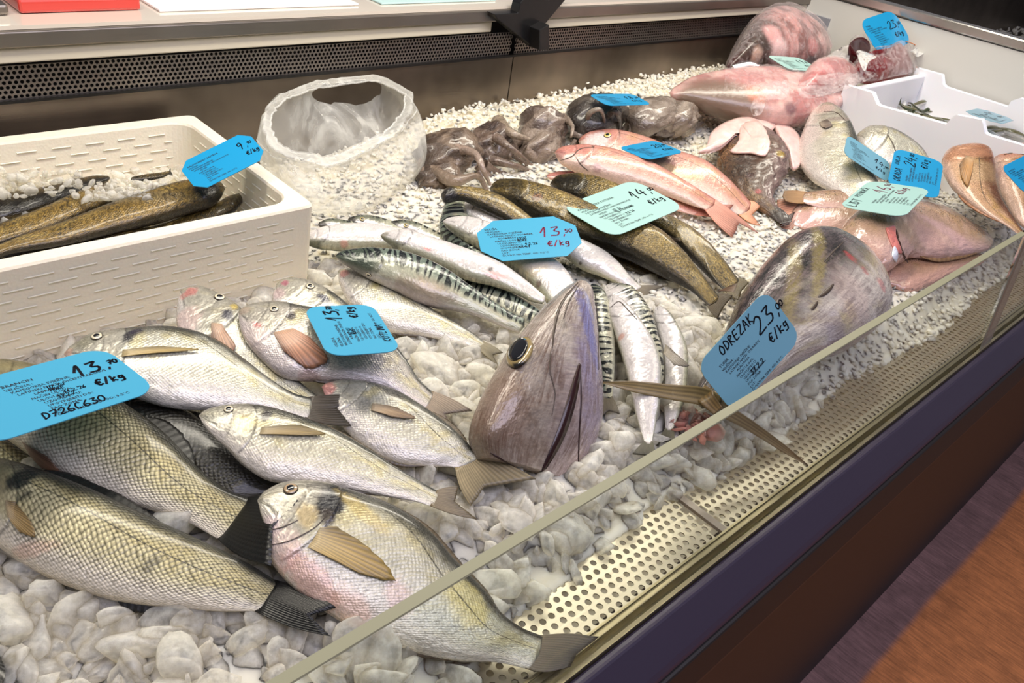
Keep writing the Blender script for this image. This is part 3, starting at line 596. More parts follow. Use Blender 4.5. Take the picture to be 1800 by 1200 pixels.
fish('gilthead_sea_bream', 'biggest bream, nearest the glass, with black shoulder mark and grey tail', 'bream',
     [(452,870,454,890),(497,848,466,928),(556,846,471,975),(618,862,498,1016),(692,890,543,1054),(750,929,600,1092),(800,985,655,1118),(848,1034,725,1143),(880,1076,800,1158),(915,1100,868,1160),(950,1114,925,1172)],
     .105, .018, .25, 240, 130, group=GB, eye=(511,859,.0072), eyecol=(176,150,116), tail=((1052,1118),(1003,1172),(1012,1148),(104,92,70)), pec=[((562,928),(541,962),[(592,928),(650,966),(697,1021),(645,1014),(590,988)],(170,142,78))],
     dors=(.38,.86,.008), anal=(.62,.86,.006), tint=(1.,.98,.9),
     marks=[(586,876,.021,(28,28,34),1.,(.8,1.4)),(540,905,.012,(206,180,120),.6),(575,908,.009,(60,50,44),.8),(560,860,.012,(90,86,84),.5),(475,925,.012,(232,210,206),.9),(500,965,.02,(224,196,186),.6),(545,1015,.02,(222,160,140),.55,(1.8,.8)),(620,1070,.02,(226,170,140),.45,(1.6,.7)),(640,900,.018,(206,180,96),.5,(2,.5)),(820,1060,.02,(232,214,140),.6,(1.4,1)),(700,1050,.016,(228,180,170),.4)],
     lines=[([(474,932),(498,926),(524,914)],.0005),([(476,958),(510,950),(552,928),(572,908)],.0005)])
fish('gilthead_sea_bream', 'bream with pink mouth standing on tail beside the foam box corner', 'bream',
     [(318,507,316,515),(350,503,311,538),(396,522,311,572),(427,545,326,607),(447,585,352,640),(480,625,400,668),(515,660,450,692),(545,685,500,712),(568,702,545,722)], .13, .085, .3, 150, 90, group=GB, eye=(386,522,.0068),
     tint=(.95,.95,.96), pec=[((372,568),(390,570),[(372,600),(398,625),(416,613),(400,590)],(170,128,100))], uh=.4,
     marks=[(336,512,.009,(210,120,116),.7),(322,520,.006,(216,140,130),.5),(400,553,.009,(44,44,62),.9,(1.2,.8)),(412,538,.006,(200,176,90),.8),(330,560,.02,(226,196,186),.6)])
fish('gilthead_sea_bream', 'bream with fanned brown breast fin lying under the turned blue card', 'bream',
     [(418,545,419,553),(445,534,422,577),(487,531,433,602),(530,538,458,632),(590,550,498,663),(640,568,560,670),(680,590,615,671),(712,628,670,680),(735,664,707,696),(762,690,746,719)], .135, .09, .3, 190, 110, group=GB, eye=(482,543,.0055),
     tail=((830,722),(794,748),(782,728),(150,132,110)), pec=[((480,585),(515,578),[(500,620),(545,650),(578,634),(548,598)],(184,128,96))], dors=(.5,.8,.006), anal=(.55,.85,.006), tint=(.97,.92,.95),
     marks=[(430,545,.008,(190,170,150),.7),(452,571,.005,(200,70,66),.9,(1.4,.7)),(512,556,.007,(52,46,56),.9),(545,665,.014,(196,140,130),.4),(440,600,.024,(232,214,204),.7),(660,612,.03,(128,126,160),.4)])
fish('gilthead_sea_bream', 'bream head with rosy snout peeping out behind the turned blue card', 'bream',
     [(486,497,485,504),(510,489,478,527),(546,494,489,550),(582,512,520,565),(612,535,560,590),(650,570,615,612),(690,605,670,625)], .12, .09, .3, 140, 80, group=GB, eye=(545,503,.0058),
     uh=.45, marks=[(500,497,.006,(186,104,120),.8),(570,524,.009,(50,50,70),.9,(1.4,.7)),(490,515,.01,(222,190,186),.6)])
fish('gilthead_sea_bream', 'bream lying lowest of the heap, tail spread on ice beside the tuna head', 'bream',
     [(565,676,567,685),(600,668,575,706),(650,672,590,737),(700,688,618,767),(745,715,653,794),(786,745,700,814),(814,770,750,819),(832,790,785,820),(846,800,803,822)], .10, .07, .25, 190, 110, group=GB,
     tail=((942,842),(828,890),(852,856),(150,134,100)), pec=[((654,710),(652,722),[(700,720),(732,738),(690,736)],(150,124,92))], dors=(.6,.9,.010), anal=(.62,.86,.006), tint=(.96,.95,.96), marks=[(575,682,.012,(210,126,120),.7),(640,712,.012,(140,136,128),.6),(690,690,.012,(50,46,50),.7)])
fish('slender_bream', 'slender silvery bream lying between the turned blue card and striped mackerel', 'bream',
     [(593,474,594,482),(615,472,597,502),(650,485,612,533),(690,508,642,563),(730,528,682,584),(775,552,730,589),(810,572,775,597),(835,588,815,606),(853,602,842,610)], .10, .07, .3, 150, 80, eye=(655,484,.005),
     tail=((884,620),(876,642),(866,624),(130,120,92)), ratio=.55, anal=(.55,.85,.005), dors=(.35,.85,.006), uh=.26, marks=[(605,480,.008,(222,150,140),.7),(660,498,.008,(150,140,80),.7)])
# ---------------------------------------------------------------- mackerels
GM = 'mackerels heaped left of the tuna head'
mkr = dict(nu=150, nv=56, group=GM)
fish('mackerel', 'striped mackerel with dark green head lying back up over the slender bream', 'mackerel',
     [(589,447,590,453),(607,440,611,467),(648,437,656,491),(692,440,696,511),(740,453,730,530),(787,475,765,541),(822,499,800,546),(857,523,845,558),(892,546,890,577),(922,560,912,585)], .13, .08, .35, nu=180, nv=64, group=GM, roll=-.75, patv=-.35,
     eye=(648,483,.0045), marks=[(625,455,.025,(58,70,58),.7,(1.4,1.2)),(735,512,.03,(120,60,50),.35,(2,.7))], uh=.24)
fish('mackerel', 'white bellied mackerel stretched from the foam box toward the tuna tip', 'mackerel',
     [(668,411,669,416),(682,407,676,423),(716,405,700,441),(752,415,740,456),(798,430,785,476),(840,445,822,492),(880,462,868,503),(914,485,910,518),(938,504,935,530),(958,521,953,534)], .12, .085, .3, roll=1.9, pat=.3,
     marks=[(752,436,.006,(206,110,110),.7,(1.5,.7)),(862,473,.004,(40,30,26),.8),(872,484,.01,(226,150,140),.5,(2,.6)),(676,412,.006,(110,104,70),.6)], **mkr)
fish('mackerel', 'white bellied mackerel half behind the foam box corner', 'mackerel',
     [(530,416,530,424),(555,403,553,435),(605,394,598,441),(655,394,650,441),(705,403,690,438),(760,420,745,447),(800,434,790,450)], .085, .075, .3, roll=2., pat=.2, marks=[(605,428,.007,(200,120,110),.5)], **mkr)
for st, lb, ey in (([(559,391,560,398),(580,384,576,402),(612,388,606,408),(650,396,645,418),(690,408,684,430)], 'small dark mackerel snout nearest the foam box corner', None),
               ([(611,383,612,390),(628,379,624,397),(655,379,648,402),(700,392,690,418),(750,410,740,432)], 'small mackerel head lying between two other snouts on ice', (637,385,.0045)),
               ([(686,389,688,397),(704,387,700,404),(730,390,722,411),(758,402,745,424),(800,422,785,442)], 'small mackerel head with golden eye beside the curved mackerel', (714,396,.0045))):
    fish('mackerel', lb, 'mackerel', st, .075, .06, .3, 90, 48, roll=.2, group=GM, eye=ey, uh=.5, eyecol=(190,170,110), marks=[(st[0][0]+6, st[0][1]+3, .010, (44,40,36), .9)])
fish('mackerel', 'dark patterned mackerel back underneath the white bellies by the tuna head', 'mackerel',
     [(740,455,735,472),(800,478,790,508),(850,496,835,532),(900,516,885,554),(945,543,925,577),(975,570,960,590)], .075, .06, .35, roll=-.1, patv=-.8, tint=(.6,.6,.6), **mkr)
fish('mackerel', 'fat white bellied mackerel right below the SKUSA card', 'mackerel',
     [(780,385,778,394),(820,383,800,412),(880,400,850,440),(930,424,885,462),(967,450,915,483),(992,470,940,508),(1012,498,965,537),(1032,535,1000,562),(1052,572,1035,590)], .10, .06, .3, roll=1.8, pat=.5, marks=[(947,498,.006,(110,90,80),.8),(940,460,.03,(222,196,150),.4)], **mkr)
fish('mackerel', 'mackerel with thin bent tail on the ice right of the SKUSA card', 'mackerel',
     [(940,398,938,408),(980,405,965,432),(1028,424,994,452),(1065,443,1022,472),(1090,464,1052,483),(1110,488,1084,497),(1128,503,1114,511)], .105, .06, .3, roll=1.3, pat=.4, tail=((1168,503),(1140,528),(1146,512),(120,110,90)), marks=[(1020,463,.003,(40,30,30),.8)], **mkr)
fish('mackerel', 'curved mackerel with worm patterned back hanging over the heap by the trout', 'mackerel',
     [(797,343,808,344),(784,358,817,352),(775,382,822,374),(772,404,832,398),(782,424,846,417),(810,442,862,436),(850,462,882,460)], .105, .07, .3, roll=.1, patv=-.95, tint=(.7,.75,.75), **mkr)
fish('mackerel', 'mackerel with white gill covers tucked under the curved golden trout', 'mackerel',
     [(812,357,812,367),(832,356,820,383),(872,368,845,402),(922,390,880,422),(970,420,940,442)], .10, .08, .3, roll=1.6, pat=.15, marks=[(822,375,.007,(238,236,230),.9),(893,382,.007,(238,236,232),.9)], **mkr)
GR = 'mackerels standing right of the tuna head'
mk2 = dict(nu=150, nv=56, group=GR)
fish('mackerel', 'mackerel showing only striped back pressed against the tuna head', 'mackerel',
     [(1040,498,1050,500),(1032,520,1066,517),(1035,560,1077,560),(1045,610,1081,610),(1055,655,1080,655),(1062,700,1076,700)], .12, .06, .4, roll=.2, patv=-.9, tail=((1052,735),(1090,728),(1070,722),(110,100,80)), **mk2)
fish('mackerel', 'mackerel whose striped flank curves behind the two white bellies', 'mackerel',
     [(1072,499,1060,508),(1112,508,1060,532),(1138,537,1075,562),(1153,572,1090,602),(1163,612,1112,642),(1168,655,1130,665),(1160,690,1140,692)], .095, .06, .4, roll=.75, patv=-.1, **mk2)
fish('mackerel', 'larger of two upright white bellied mackerels between tuna head and tuna piece', 'mackerel',
     [(1082,518,1073,520),(1106,538,1068,545),(1138,580,1080,587),(1157,617,1092,625),(1164,660,1103,665),(1160,705,1113,710),(1153,745,1123,747),(1146,780,1134,780)], .12, .055, .4, roll=1.5, pat=.6, uh=.22,
     tail=((1152,800),(1112,798),(1131,800),(90,86,66)), marks=[(1092,592,.006,(190,120,90),.6)], pec=[((1170,606),(1166,622),[(1190,625),(1212,646),(1185,645)],(120,110,96))], lines=[([(1074,540),(1088,530),(1104,545),(1120,562)],.0007)], **mk2)
fish('mackerel', 'smaller right hand one of the two upright white bellied mackerels', 'mackerel',
     [(1160,537,1152,539),(1179,552,1149,554),(1197,582,1157,586),(1209,615,1166,620),(1209,657,1169,660),(1204,702,1166,702),(1192,732,1168,732),(1182,756,1170,756)], .10, .045, .4, roll=1.2, pat=.7, uh=.22, tail=((1186,782),(1150,788),(1170,776),(90,86,66)), tint=(.92,.92,.92), **mk2)
# ---------------------------------------------------------------- trout
GT = 'golden trouts under the pale price card'
tr = dict(nu=150, nv=56, group=GT, patv=-1.2, pat=1., lump=.05)
fish('trout', 'trout curving over the mackerel with white gills', 'trout', [(775,339,776,348),(788,329,783,356),(820,328,813,353),(851,333,838,364),(882,345,865,377),(912,365,895,392),(950,395,930,415)], .13, .10, .3, marks=[(790,342,.018,(36,34,48),.85)], **tr)
fish('trout', 'longest golden trout running from octopus to tuna tail under the pale card', 'trout',
     [(860,327,862,337),(880,318,880,352),(925,321,915,374),(985,337,960,397),(1050,364,1010,423),(1110,384,1070,443),(1160,404,1115,461),(1205,444,1165,486),(1236,484,1210,508),(1264,521,1246,538)], .115, .07, .3, nu=190, nv=64, group=GT, patv=-1.2, pat=1., lump=.05, marks=[(945,345,.010,(140,84,56),.8),(905,345,.016,(34,30,20),.7)], tail=((1288,520),(1262,560),(1272,540),(70,56,30)))
fish('trout', 'dark headed trout on the right of the trout group', 'trout',
     [(966,320,968,328),(985,311,980,344),(1035,311,1020,364),(1085,327,1065,387),(1135,351,1110,402),(1175,377,1150,407),(1215,399,1185,430),(1250,429,1215,457),(1276,460,1245,487),(1299,492,1276,512)], .10, .07, .3, nu=170, nv=60, group=GT, patv=-1.2, pat=1., lump=.05, tail=((1316,498),(1300,528),(1303,512),(90,76,40)), marks=[(995,325,.03,(22,20,14),.85,(1.6,1))],
     pec=[((1148,398),(1156,408),[(1180,415),(1200,425),(1170,420)],(110,96,80))])
fish('trout', 'dark trout hidden below the longest one, belly fin showing above loose ice', 'trout', [(960,384,955,394),(1010,404,990,428),(1070,430,1045,458),(1130,459,1105,482),(1180,480,1160,494),(1210,492,1200,500)], .07, .055, .3, roll=-.3, tint=(.35,.33,.35), **tr)
# ---------------------------------------------------------------- pink fish
GP = 'pink fish on ice below the octopuses'
pk = dict(nu=150, nv=56, group=GP)
fish('red_mullet', 'pale pink fish with round yellow eye, behind the blue card', 'pink', [(1016,243,1018,253),(1040,232,1028,264),(1085,230,1065,287),(1140,244,1115,312),(1195,267,1165,332),(1237,282,1205,350),(1272,307,1245,362),(1302,336,1280,374),(1320,356,1302,378)], .10, .06, .3, eye=(1068,238,.0085), eyecol=(214,196,112),
     tail=((1336,364),(1338,398),(1322,378),(222,150,110)), tint=(1.03,1.1,1.1), marks=[(1050,245,.03,(238,226,222),.85),(1190,300,.03,(226,190,120),.5,(2,.5))], **pk)
fish('red_mullet', 'long pink fish in front with forked tail pointing down right', 'pink', [(975,264,976,272),(995,256,990,290),(1050,257,1030,308),(1100,269,1080,322),(1150,288,1130,332),(1200,316,1180,347),(1235,337,1215,360),(1257,350,1242,369)], .125, .075, .3,
     tail=((1334,411),(1288,418),(1300,392),(206,142,122)), dors=(.4,.8,.006), lines=[([(985,282),(1005,275),(1020,262),(1045,258)],.0010),([(1012,275),(1020,288),(1034,300)],.0009)], marks=[(985,270,.012,(170,110,106),.6),(1050,295,.010,(150,100,110),.4)], **pk)
fish('red_mullet', 'thin rosy fish underneath the long pink one beside the dark trout head', 'pink', [(960,306,962,313),(985,301,985,321),(1040,304,1035,327),(1110,318,1100,347),(1180,345,1170,366),(1230,366,1220,378)], .08, .06, .3, tail=((1290,360),(1300,384),(1280,374),(200,128,110)), tint=(1,.85,.85), **pk)
# ---------------------------------------------------------------- tuna
T = fish('tuna', 'big tuna head standing on its cut end with the snout pointing up', 'tuna',
     [(1016,491,1026,492),(988,510,1034,510),(946,550,1034,555),(902,604,1036,620),(868,660,1040,680),(842,714,1040,740),(830,765,1024,800),(844,805,996,850)], .165, .045, .8, 240, 150, eye=None, gill=False, arch=.006, ratio=.5, sq=.62, cat='fish head', capend=False,
     marks=[(1045,700,.05,(176,164,176),.7,(2,.6)),(1030,640,.018,(160,154,186),.7,(2,.6)),(1018,512,.010,(60,56,62),.7),(1035,570,.022,(140,142,196),.9,(3.2,.6)),(1036,535,.010,(190,196,232),.8,(2.5,.5)),(860,700,.05,(150,112,84),.4),(900,740,.05,(120,98,84),.5),(965,640,.02,(150,140,134),.7),(1010,790,.05,(178,160,160),.75,(2,1)),(1040,700,.04,(160,148,168),.6,(2,.6)),(985,560,.012,(170,164,146),.5,(1.6,.8)),(960,700,.05,(96,78,62),.35,(1.5,1)),(850,640,.03,(92,82,72),.5)],  # bluish marks along the jaw paint its shiny sheen into the skin colour
     lines=[([(1016,497),(996,520),(982,545),(974,580),(970,615)],.0016),([(1018,500),(1000,530),(990,560)],.0010),([(1046,515),(1051,580),(1052,650)],.0008),([(968,615),(966,650),(975,690),(970,730)],.0008)])
add_eye(T, 913, 618, .029, (150,130,84), .60, .72, (30,26,22), .2, (920,583))
strip(T, [(1019,640),(1012,672),(1002,712),(990,750),(974,788),(952,830)], .0075, 'gape', 'gill_slit', .0006)
strip(T, [(1020,645),(1021,700),(1018,760),(1016,820)], .0012, 'gape', 'jaw_fold', .0004)
strip(T, [(945,835),(920,828),(890,812),(862,795)], .0012, 'gape', 'cut_edge', .0004)
T = fish('tuna_piece', 'thick headless tuna body, dark back and pale belly, with its forked tail', 'tunabody',
     [(1222,688,1242,716),(1250,632,1318,694),(1278,577,1398,640),(1308,512,1482,612),(1350,455,1532,578),(1395,414,1557,548),(1440,404,1557,508),(1478,412,1540,462)], .075, .125, .4, 230, 130, ratio=.62, gill=False, uh=0, hdk=0, cat='fish', arch=.0, roll=-.7,
     sq=.8, marks=[(1350,480,.05,(50,50,46),.5,(3,.5)),(1440,450,.05,(176,158,84),.5,(3,.25)),(1395,500,.05,(170,152,86),.5,(3,.25)),(1496,452,.010,(206,60,56),.9,(.8,1.2)),(1520,475,.008,(190,96,90),.7),(1470,585,.03,(170,160,176),.5),(1500,520,.05,(206,176,168),.4),(1550,500,.012,(206,110,110),.6)])
lobefin(T, [(1262,712,.085),(1235,697,.088),(1180,689,.09),(1120,680,.092),(1060,672,.095)], (.012,.011,.009,.007,.001), (136,116,74))
lobefin(T, [(1240,700,.085),(1275,722,.08),(1318,748,.06),(1365,780,.04),(1412,813,.022)], (.010,.008,.0065,.005,.001), (126,110,80))
lobefin(T, [(1232,682,.082),(1243,700,.09),(1262,722,.082)], (.006,.011,.007), (120,96,56), 'tail_base')
strip(T, [(1484,424),(1465,442),(1448,460)], .0013, 'line', 'back_groove')
strip(T, [(1465,500),(1450,515),(1438,522)], .0034, 'line', 'skin_tear')
strip(T, [(1437,530),(1430,540),(1426,545)], .0030, 'line', 'skin_tear')
pect(T, ((1296,498),(1290,514),[(1275,507),(1258,514)],(110,84,60)), (110,84,60))
# ---------------------------------------------------------------- far right fish
fish('white_sea_bream', 'large pale bream standing head up beside the notched foam box', 'bream', [(1458,179,1442,183),(1480,194,1425,200),(1497,217,1412,228),(1509,246,1403,257),(1522,276,1405,287),(1535,302,1425,314),(1545,322,1457,334),(1552,345,1490,352),(1556,368,1520,372)], .17, .09, .35, 150, 90,
     tint=(1.02,.98,.98), uh=.3, pec=[((1440,216),(1444,224),[(1455,212),(1464,222),(1452,228)],(120,104,92))], marks=[(1450,190,.03,(222,190,180),.7),(1475,208,.02,(160,140,130),.5,(.5,2)),(1415,240,.05,(236,214,208),.5)], lines=[([(1448,196),(1470,198),(1488,214)],.0012)])
fish('white_sea_bream', 'smaller pale bream half covered by the upright blue ORADA card', 'bream', [(1506,235,1507,244),(1530,222,1515,264),(1568,227,1545,288),(1603,246,1580,302),(1627,270,1607,322),(1642,310,1625,342)], .13, .09, .3, 130, 80, uh=.35, lines=[([(1560,236),(1568,250),(1576,270)],.0014)], marks=[(1545,235,.012,(110,104,84),.6,(2,.5))])
GD = 'copper coloured breams at the right edge'
fish('dentex', 'copper brown bream with golden breast fin, left one of the right edge pair', 'copper', [(1707,256,1690,258),(1740,262,1662,268),(1750,290,1654,292),(1752,318,1668,323),(1759,345,1690,346),(1773,370,1724,371),(1788,392,1768,396),(1800,408,1788,411)], .175, .12, .3, 150, 90, group=GD, uh=.28,
     roll=-.35, pec=[((1698,274),(1712,278),[(1686,292),(1690,316),(1700,330),(1708,306)],(176,124,60))], marks=[(1690,270,.03,(196,140,104),.7,(1,2)),(1740,300,.02,(150,96,56),.6,(2.5,.5)),(1762,350,.02,(140,84,50),.6,(2.5,.5)),(1725,300,.05,(214,186,140),.4)], anal=(.6,.9,.008))
fish('dentex', 'copper brown bream cut by the right frame edge behind a blue card', 'copper', [(1782,256,1752,260),(1830,262,1745,285),(1848,300,1752,325),(1852,335,1768,356),(1855,365,1785,386),(1860,395,1803,402)], .175, .12, .3, 140, 90, group=GD, uh=.3,
     roll=-.25, marks=[(1775,268,.03,(186,120,90),.7),(1765,300,.03,(190,150,140),.6)], lines=[([(1765,272),(1785,268),(1800,272)],.002)])
# flat brown slimy fish between the pale card and the glass
GS = 'slimy brown flatfish under the LIST card'
fl = dict(group=GS, lump=.08, finc=(158,122,84))
fish('flatfish', 'narrow brown flatfish with rounded tail, uppermost under the LIST card', 'slime', [(1570,345,1570,362),(1520,336,1515,374),(1460,334,1455,370),(1415,338,1412,356)], .085, .08, .2, 90, 48, tail=((1378,336),(1380,353),(1375,345),(160,120,76)), ratio=.3, **fl)
fish('flatfish', 'brown and pink flatfish lying behind the cut tuna piece', 'slime', [(1570,372,1565,400),(1520,352,1500,412),(1460,350,1430,408),(1410,352,1395,395)], .07, .06, .2, 90, 48, tail=((1365,352),(1376,412),(1368,385),(196,140,116)), ratio=.25, marks=[(1430,390,.05,(222,178,170),.8),(1470,395,.05,(226,186,178),.6)], **fl)
fish('flatfish', 'broad brown flatfish underneath next to the front glass', 'slime', [(1530,478,1532,486),(1560,448,1562,500),(1610,440,1600,512),(1660,436,1640,500),(1700,440,1680,480),(1730,448,1720,462)], .05, .045, .1, 90, 56, ratio=.18, tint=(.9,.8,.75), **fl)
T = fish('flatfish', 'largest slimy brown flatfish with open gill, tail fin toward the glass', 'slime', [(1473,408,1476,418),(1500,376,1500,456),(1545,360,1552,478),(1592,352,1605,452),(1640,362,1650,455),(1690,384,1690,450),(1725,405,1715,445),(1745,422,1735,440)], .10, .06, .2, 170, 90, ratio=.32, uh=.0, gill=False,
     marks=[(1580,395,.04,(150,128,92),.5,(2,.7)),(1690,425,.05,(216,176,172),.8,(2,.5)),(1640,420,.04,(200,160,150),.6),(1520,445,.04,(186,140,118),.5)], dors=(.45,.95,.018), anal=(.6,.95,.012), **fl)
patchon(T, [(1556,402),(1572,398),(1574,415),(1584,445),(1572,440),(1562,420)], (206, 120, 112), 'open_gill')
patchon(T, [(1571,428),(1577,445),(1574,460),(1567,448)], (214, 216, 226), 'gill_membrane')
strip(T, [(1560,400),(1573,402),(1580,425),(1590,452),(1596,462)], .003, 'gape', 'gill_slit')
# monkfish with pale flaps
T = fish('monkfish', 'furry looking brown monkfish with pale pink belly flaps thrown over', 'slime', [(1300,224,1345,226),(1270,256,1376,252),(1260,292,1388,285),(1272,320,1376,316),(1296,344,1360,340),(1325,362,1366,362),(1352,380,1384,376),(1372,393,1392,389)], .12, .06, .3, 130, 80, ratio=.5, lump=.22, tint=(.40,.40,.42), uh=0, gill=False, finc=(50,36,30), cat='fish', marks=[(1320,300,.06,(96,76,62),.6),(1372,270,.012,(190,160,60),.8),(1318,308,.01,(70,24,24),.8),(1333,336,.008,(206,110,106),.9),(1290,290,.05,(74,60,50),.6),(1350,250,.04,(110,88,60),.5),(1380,385,.05,(30,16,18),.9)], tail=((1398,372),(1370,398),(1388,394),(60,30,30)))
T.body.data.materials[0] = M['furry']
patchon(T, [(1302,222),(1330,215),(1348,238),(1353,256),(1345,276),(1320,272),(1286,270),(1298,252)], (232, 196, 186), 'belly_flap', lift=.004, th=.004)
def slab(name, poly, z0, z1, th, colr, parent, mt='flesh', dome_=.008, nr=12):
    poly = np.array(poly, float); ring = cr(np.vstack([poly, poly[:1]]), np.linspace(0, 1, 49)); c = poly.mean(0); G = np.zeros((49, nr, 3)); ys = ring[:, 1]; y0, y1 = ys.min(), ys.max()
    for i in range(49):
        for j in range(nr):
            r = j/(nr-1); q = c*(1-r)+ring[i]*r; z = z0+(z1-z0)*(q[1]-y0)/(y1-y0)+dome_*(1-r**3)+.004*(vn(q[0]*.08, q[1]*.08, 2)-.5); G[i, j] = P(*q, z)
    v, f = solid(G, (0, 0, 1.), th); k = fbm(v[:, 0]*120, v[:, 1]*120, 3)[:, None]; return mk(name, v, f, M[mt], parent, col=lin(colr)*(.75+.5*k))
slab('belly_flap', [(1240,262),(1252,232),(1285,212),(1330,206),(1362,220),(1352,232),(1310,226),(1285,246),(1262,264),(1228,268)], .13, .10, .006, (234, 198, 190), T.root)
slab('belly_flap', [(1360,220),(1385,222),(1404,240),(1410,262),(1404,294),(1392,296),(1384,270),(1366,240)], .12, .09, .006, (232, 196, 190), T.root)
# ---------------------------------------------------------------- foam boxes
fo = mat('expanded_foam', (222, 214, 196), .62, 0, Subsurface_Weight=.1, Subsurface_Scale=.01); B = NB(fo); tc = B.n('ShaderNodeTexCoord').outputs['Object']
vo = B.n('ShaderNodeTexVoronoi'); vo.inputs['Scale'].default_value = 260; B.l(tc, vo.inputs['Vector']); B.l(B.bump(vo.outputs['Distance'], .25, .001), B.b.inputs['Normal'])
fo2 = mat('white_moulded_foam', (236, 236, 240), .45, 0, Subsurface_Weight=.1, Subsurface_Scale=.01)
def rr(x0, y0, x1, y1, r, n=6):
    out = []
    for cx, cy, a in ((x1-r, y1-r, 0), (x0+r, y1-r, 90), (x0+r, y0+r, 180), (x1-r, y0+r, 270)):
        out += [(cx+r*math.cos(math.radians(a+90*k/n)), cy+r*math.sin(math.radians(a+90*k/n))) for k in range(n+1)]
    return out
def tray(x0, y0, x1, y1, z0, z1, wt, floor, ro=.012, ri=.03):
    A = rr(x0+.006, y0+.006, x1-.006, y1-.006, ro); Bq = rr(x0, y0, x1, y1, ro); Bq2 = rr(x0+.002, y0+.002, x1-.002, y1-.002, ro); Cq = rr(x0+wt, y0+wt, x1-wt, y1-wt, ri); Cq0 = rr(x0+wt-.002, y0+wt-.002, x1-wt+.002, y1-wt+.002, ri); Dq = rr(x0+wt+.008, y0+wt+.008, x1-wt-.008, y1-wt-.008, ri)
    rings = [[(a, b, z0) for a, b in A], [(a, b, z1-.003) for a, b in Bq], [(a, b, z1) for a, b in Bq2], [(a, b, z1) for a, b in Cq0], [(a, b, z1-.003) for a, b in Cq], [(a, b, floor) for a, b in Dq]]
    V = [p for r in rings for p in r]; n = len(A); Fc = []
    for i in range(5):
        for k in range(n): Fc.append((i*n+k, i*n+(k+1) % n, (i+1)*n+(k+1) % n, (i+1)*n+k))
    Fc.append(tuple(range(n))[::-1]); Fc.append(tuple(range(5*n, 6*n))); return V, Fc
bx = thing('foam_fish_box', (.25, 1.075, .0), 'deep cream foam fish box at the left holding dark speckled fish', 'foam box')
parts = [tray(-.10, .888, .543, 1.26, .018, .172, .024, .055)]
def dash(p, du, l, nn):   # raised moulding dash on a wall
    p = np.array(p); du = np.array(du)*l/2; w = np.array([0, 0, .0009]); nn = np.array(nn)*.0012
    v = [p-du-w-nn*.3, p+du-w-nn*.3, p+du+w-nn*.3, p-du+w-nn*.3, p-du*.97+w*.4+nn, p+du*.97+w*.4+nn, p+du*.97-w*.4+nn, p-du*.97-w*.4+nn]
    return v, [(0, 1, 6, 7), (3, 4, 5, 2), (4, 7, 6, 5), (0, 7, 4, 3), (1, 2, 5, 6)]
for r in range(11):
    z = .03+r*.0125; off = .006*(1-(z-.018)/.154)
    for k in range(14):
        x = -.08+k*.046+(r % 2)*.023
        if x < .515: parts.append(dash((x, .888+off-.0002, z), (1, 0, 0), .031, (0, -1, 0)))
        if z > .09 and .0 < x < .5: parts.append(dash((x, 1.26-.024-.008*(1-(z-.055)/.115)-.0004, z), (1, 0, 0), .026, (0, -1, 0)))
    for k in range(8):
        y = .92+k*.042+(r % 2)*.02
        if z > .08 and y < 1.21: parts.append(dash((.519-.008*(1-(z-.055)/.115)-.0002, y, z), (0, 1, 0), .024, (-1, 0, 0)))
v, f = join(*parts); bo = mk('box_shell', v, f, fo, bx, smooth=False)
ib = scatter(-.06, .51, .92, 1.225, .013); s = rng.uniform(.006, .012, len(ib)); zz = .10+.028*sst(.95, 1.2, ib[:, 1])*sst(.5, .1, ib[:, 0])+rng.uniform(-.005, .006, len(ib))
g1, g2 = np.meshgrid(np.linspace(-.065, .505, 40), np.linspace(.925, 1.225, 24), indexing='ij'); bz = .088+.028*sst(.95, 1.2, g2)*sst(.5, .1, g1)
q_ = np.array([P(rng.uniform(150, 300), rng.uniform(318, 352), rng.uniform(.143, .152)) for _ in range(110)]); q_ = np.vstack([q_, [P(rng.uniform(0, 140), rng.uniform(300, 345), rng.uniform(.135, .148)) for _ in range(90)]])
pile('crushed_ice', [(np.vstack([np.c_[ib, zz], q_]), np.r_[s, rng.uniform(.004, .009, 200)], 2, 14)], 'frosty ice lying in the cream foam box', ICE, bed=(np.stack([g1, g2, bz], -1).reshape(-1, 3), grid_faces(40, 24)))
GX = 'dark fish packed in the cream foam box'
bk = dict(nu=150, nv=64, group=GX, ratio=.6, finc=(28, 26, 20), roll=-.15, patv=-1.2, lump=.05)
def boxfish(label, st, z, **k):
    kk = dict(bk); kk.update(k); return fish('speckled_fish', label, 'trout', st, z, z-.005, .2, **kk)
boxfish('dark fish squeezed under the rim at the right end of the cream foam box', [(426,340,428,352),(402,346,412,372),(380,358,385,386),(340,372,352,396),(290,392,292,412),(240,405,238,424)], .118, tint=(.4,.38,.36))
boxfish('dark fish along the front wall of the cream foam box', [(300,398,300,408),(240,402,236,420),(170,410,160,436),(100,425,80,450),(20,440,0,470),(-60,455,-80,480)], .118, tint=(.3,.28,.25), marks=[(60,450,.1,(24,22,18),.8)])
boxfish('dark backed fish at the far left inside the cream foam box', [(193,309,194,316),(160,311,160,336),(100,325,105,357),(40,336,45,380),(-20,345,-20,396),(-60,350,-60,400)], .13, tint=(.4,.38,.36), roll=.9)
boxfish('golden speckled fish between two others in the cream foam box', [(216,330,216,346),(175,328,185,366),(130,342,140,387),(70,368,80,408),(0,394,5,430),(-40,410,-40,440)], .128, tint=(1.2,1.1,.9))
boxfish('speckled fish on top in the cream foam box, its head under the blue card', [(396,326,394,339),(366,316,376,359),(310,322,335,374),(253,339,270,393),(187,361,200,409),(110,391,110,430),(50,412,30,442),(0,430,-10,452)], .138, tint=(1.15,1.05,.9), marks=[(370,335,.028,(26,24,18),.95),(250,345,.03,(150,140,112),.4,(2,.5))])
